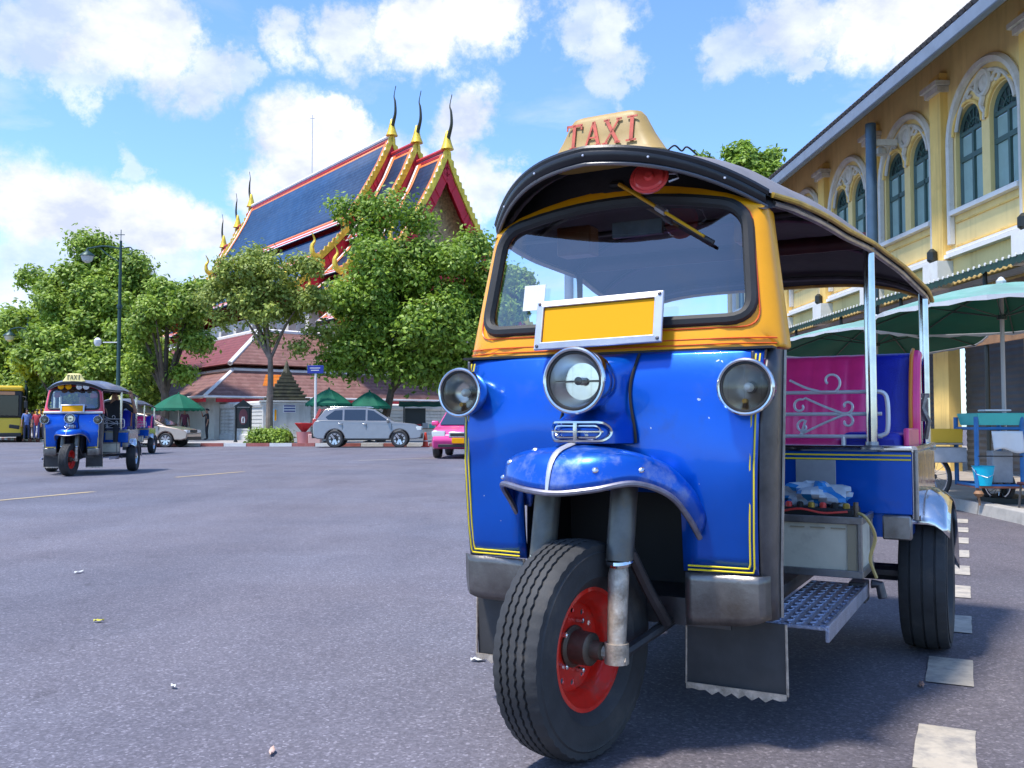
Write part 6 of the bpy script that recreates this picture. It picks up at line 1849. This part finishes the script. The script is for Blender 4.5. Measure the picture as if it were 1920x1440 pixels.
def lamp_post(label, px, d, ztop, arm_px, armz, cctv=False):
    b = at(px, 800, d); t = thing('street_lamp', label, 'street lamp', (b.x, d, .13), 0, 'street lamps'); k = d / FPX
    m = MB(); m.lathe([(.26, 0), (.26, .3), (.16, .45), (.13, 1.2), (.15, 1.25), (.10, 1.35), (.085, ztop * .6), (.06, ztop)], 12); m.build('post', green_l, t)
    m = MB(); m.lathe([(.12, ztop * .66), (.14, ztop * .67), (.12, ztop * .68)], 10); m.build('collar', green_l, t)
    ax = (arm_px - px) * k
    m = MB(); m.tube(spline([(0, 0, armz), (ax * .5, 0, armz + .12), (ax, 0, armz)], 5), .04, 6); m.tube(spline([(0, 0, armz - .7), (ax * .35, 0, armz - .35), (ax * .6, 0, armz)], 5), .03, 6); m.each('arm', green_l, t)
    m = MB(); m.tube(spline([(0, 0, armz), (-ax * .3, 0, armz + .05), (-ax * .33, 0, armz - .25), (-ax * .2, 0, armz - .3)], 5), .03, 6); m.build('scroll', green_l, t)
    m = MB(); m.tube([(0, 0, ztop), (0, 0, ztop + .55)], .02, 6); m.tube([(-.18, 0, ztop + .3), (.18, 0, ztop + .3)], .02, 6); m.each('finial', green_l, t)
    m = MB(); m.lathe([(.04, armz), (.07, armz - .12), (.34, armz - .32), (.36, armz - .38)], 12, Matrix.Translation((ax, 0, 0))); la = m.build('lantern', green_l, t)
    m = MB(); m.lathe([(.30, armz - .38), (.22, armz - .62), (.08, armz - .72), (0, armz - .72)], 12, Matrix.Translation((ax, 0, 0)), cap=False); m.build('lantern_glass', lant, la)
    if cctv:
        zc = at(px, 642, d).z - .13; m = MB(); m.tube([(0, 0, zc), (-30 * k, 0, zc)], .025, 6); m.build('camera_arm', paper_m, t)
        m = MB(); m.lathe([(.10, -.18), (.17, -.05), (.17, .12), (.08, .22), (0, .24)], 12, MX((-40 * k, 0, zc))); m.build('security_camera', paper_m, t)
    return t


p = at(220, 430, 45)
lamp_post('tall slim dark green lamp post with one lantern and a white security camera', 220, 45, p.z - .7, 157, at(220, 466, 45).z - .13, True)
lamp_post('dark lamp post with hanging lantern at the far left edge', 48, 54, at(48, 610, 54).z, 14, at(48, 618, 54).z - .13)

SG = thing('street_sign', 'blue street name sign on a white post beside the silver car', 'sign', (at(591, 800, 40.9).x, 40.9, .13))
m = MB(); m.tube([(0, 0, .3), (0, 0, 3.45)], .055, 10); m.build('post', white_m, SG)
m = MB(); m.box((0, 0, .2), (.55, .4, .42)); m.build('base_block', mat('pink_block', (.55, .35, .32), .8), SG, bevel=.03)
m = MB(); m.box((0, -.05, 3.28), (.72, .04, .36)); sb = m.build('sign_board', mat('sign_blue', (.012, .03, .28), .4), SG, bevel=.01)
for i, (z, w_) in enumerate(((3.34, .46), (3.24, .36))):
    m = MB(); m.box((-.02, -.073, z), (w_, .006, .035)); m.build('sign_line', paper_m, sb, smooth=0)

NB_ = thing('notice_board', 'dark ornate notice board with pitched top in front of the white wall', 'notice board', (at(456, 800, 43.6).x, 43.6, .13), R(12))
for s in (-1, 1):
    m = MB(); m.tube([(s * .34, 0, 0), (s * .34, 0, 1.75)], .05, 8); m.lathe([(.1, 0), (.06, .12)], 8, MX((s * .34, 0, 0))); m.each('post', lampdk, NB_)
m = MB(); m.prism([(-.46, 1.66), (.46, 1.66), (0, 2.02)], .08, MX((0, .04, 0), (R(90), 0, 0))); m.build('pitched_top', lampdk, NB_, smooth=0)
m = MB(); m.box((0, 0, 1.14), (.58, .06, 1.0)); pn = m.build('panel', lampdk, NB_, bevel=.02)
m = MB(); m.lathe([(.20, -.01), (.20, .012)], 20, MX((0, -.04, 1.2), (R(90), 0, 0)) @ Matrix.Diagonal((1, 1.9, 1, 1))); m.build('oval_picture', mat('maroon_print', (.12, .03, .04), .5), pn)
for s in (-1, 1):
    m = MB(); m.tube(spline([(s * .04, -.055, .90), (s * .06, -.055, 1.05), (s * .03, -.055, 1.2)], 5), .03, 6); m.build('pale_figure', paper_m, pn)

red_c = mat('red_canvas', (.50, .02, .025), .7, var=.15)
BN = thing('waste_bin', 'red cloth-topped waste bin beside the street sign post', 'bin', (at(570, 800, 41.2).x, 41.2, .13))
m = MB(); m.lathe([(.28, 0), (.34, .5), (.30, .5), (.26, .05)], 16, cap=False); m.build('tub', mat('pink_tub', (.50, .20, .20), .6), BN)
m = MB(); m.lathe([(.10, .5), (.42, .88), (.40, .9), (.0, .7)], 4, cap=False); m.build('liner', red_c, BN, smooth=0)
CN = thing('traffic_cone', 'orange traffic cone by the front of the silver car', 'cone', (at(797, 836, 39.2).x, 39.4, .0))
m = MB(); m.box((0, 0, .02), (.34, .34, .04)); m.build('foot', mat('cone_red', (.70, .05, .02), .5), CN)
m = MB(); m.lathe([(.13, .04), (.05, .60), (.03, .62), (0, .62)], 16); m.build('cone', MATS['cone_red'], CN)
m = MB(); m.lathe([(.096, .24), (.073, .40)], 16, MX((0, 0, 0)), cap=False); m.v = [(x * 1.06, y * 1.06, z) for x, y, z in m.v]; m.build('white_band', paper_m, CN)

VS = thing('vendor_stall', 'dark vendor stall with green awning and red goods behind the silver car', 'stall', (at(800, 800, 44.5).x, 44.5, .13), R(6))
for x in (-1.1, 1.1):
    for y in (0, 1.1): m = MB(); m.tube([(x, y, 0), (x, y, 1.75)], .03, 6); m.build('post', lampdk, VS)
m = MB(); m.grid(12, 6, lambda u, v: (-1.35 + 2.7 * u, -.35 + 1.7 * v, 1.72 + .28 * v - .03 * math.sin(u * math.pi * 4) ** 2)); m.build('awning', green_u, VS, solid=.02)
m = MB(); m.box((-.55, .3, 1.15), (1.0, .06, .95)); m.build('display_board', lampdk, VS, smooth=0)
m = MB(); m.box((.2, .5, .62), (2.0, .7, .05)); m.build('counter', beam_m, VS, smooth=0)
for i in range(5):
    m = MB(); m.box((-.4 + .33 * i, .4, .75 + .03 * (i % 2)), (.26, .3, .2 + .06 * (i % 2))); o = tag(m.build('goods_box', [red_c, grey_b, teal, red_c, paper_m][i], bevel=.01), ['red box at the left of the stall counter', 'grey box on the stall counter', 'teal box in the middle of the stall counter', 'red box beside the teal one on the stall counter', 'white box at the right of the stall counter'][i], 'box')
    o.matrix_world = Matrix.Translation((at(800, 800, 44.5).x, 44.5, .13)) @ Matrix.Rotation(R(6), 4, 'Z')

# utility pole far down the street, seen through the windscreen
UP = thing('utility_pole', 'grey utility pole with cables seen through the near windscreen', 'pole', (at(1070, 800, 30).x, 30, 0))
m = MB(); m.tube([(0, 0, 0), (0, 0, 5.9)], [.22, .19], 12); m.build('shaft', gutter_m, UP)
m = MB(); m.box((0, -.05, 4.9), (.7, .08, .08)); m.build('cross_arm', lampdk, UP, smooth=0)
m = MB(); m.tube(spline([(.25, 0, 5.0), (.5, 0, 4.6), (.9, .2, 4.3)], 5), .02, 5); m.tube(spline([(-.25, 0, 5.0), (-.35, 0, 4.5), (-.3, 0, 4.2)], 5), .02, 5); m.each('cable', lampdk, UP)

# crumpled bag left on the battery tray
bag_m = mat('plastic_bag_white', (.62, .68, .74), .35, 0, var=.2, vscale=9, transl=.2)
m = MB()
def bagp(u, v):
    a = u * 2 * math.pi; b_ = v * math.pi; k_ = 1 + .22 * math.sin(a * 5 + v * 9) * math.sin(b_) + .15 * math.sin(a * 3 - v * 14)
    return Vector((.43 + .12 * k_ * math.sin(b_) * math.cos(a), .98 + .07 * k_ * math.sin(b_) * math.sin(a), .655 + .045 * k_ * math.cos(b_)))
m.grid(28, 14, bagp, closed_u=True)
bg_ = tag(m.build('plastic_bag', [bag_m, mat('bag_blue', (.02, .22, .55), .4)], smooth=25), 'crumpled white and blue plastic bag on the near tuk-tuk battery tray', 'bag')
for p_ in bg_.data.polygons: p_.material_index = 1 if math.sin(p_.center.x * 60 + p_.center.z * 90) > .45 else 0
bg_.matrix_world = Matrix.Translation((.2765, 2.7616, 0)) @ Matrix.Rotation(R(-28.6), 4, 'Z')

# people on the far pavement
P = lambda px, d: (at(px, 800, d).x, d, .13)
person('person in black raising a hand to the face beside the notice board', P(388, 50), R(-60), (.015, .015, .018), (.02, .02, .02), dict(rel=(-.30, -.16, 1.26), rwr=(-.17, -.24, 1.46)), 'pedestrians')
person('person in maroon standing behind the beige saloon car', P(346, 52), R(20), (.16, .04, .07), (.05, .03, .04), None, 'pedestrians')
person('person in a blue top under the yellow umbrella', P(50, 50), R(30), (.12, .20, .45), (.03, .04, .09), None, 'pedestrians')
person('person in a white top under the yellow umbrella', P(60, 51), R(-10), (.6, .55, .52), (.25, .18, .14), None, 'pedestrians', 1.62)
person('person in a red top under the yellow umbrella', P(69, 50), R(10), (.45, .04, .05), (.05, .07, .2), None, 'pedestrians', 1.66)
person('person in a pale green top beside the bus crowd', P(77, 51), R(0), (.45, .55, .40), (.10, .10, .12), None, 'pedestrians')

# ------------------------------------------------------------------ litter on the road
def gpt(px, py):
    r = pixdir(px, py); t = -CAMH / r.z
    return Vector((0, 0, CAMH)) + r * t
for px, py, s_, mt, lab, cat, nm in ((185, 1167, .035, mat('leaf_yellow', (.55, .50, .05), .6), 'yellow fallen leaf on the road at lower left', 'leaf', 'fallen_leaf'), (325, 1291, .022, paper_m, 'small white paper scrap on the near asphalt', 'scrap', 'paper_scrap'),
                              (148, 1075, .045, paper_m, 'flat white paper scrap farther out on the asphalt', 'scrap', 'paper_scrap'), (896, 1240, .045, paper_m, 'torn white paper scrap left of the front tyre', 'scrap', 'paper_scrap'), (510, 1414, .028, mat('pink_scrap', (.6, .42, .36), .7), 'pinkish paper scrap at the bottom of the picture', 'scrap', 'paper_scrap'),
                              (1728, 1288, .035, mat('brown_scrap', (.35, .18, .12), .7), 'reddish scrap on the road near the white dashes', 'scrap', 'paper_scrap')):
    p = gpt(px, py); m = MB(); a0 = rnd.random() * 6; s_ *= .62
    m.grid(5, 3, lambda u, v: (p.x + s_ * ((u - .5) * 2 * math.cos(a0) - (v - .5) * math.sin(a0) * (1 - abs(u - .5) * 1.2)), p.y + s_ * 1.4 * ((u - .5) * 2 * math.sin(a0) + (v - .5) * math.cos(a0) * (1 - abs(u - .5) * 1.2)), .006 + .010 * math.sin(u * 5 + v * 3) ** 2))
    tag(m.build(nm, mt, smooth=60, solid=.001), lab, cat)
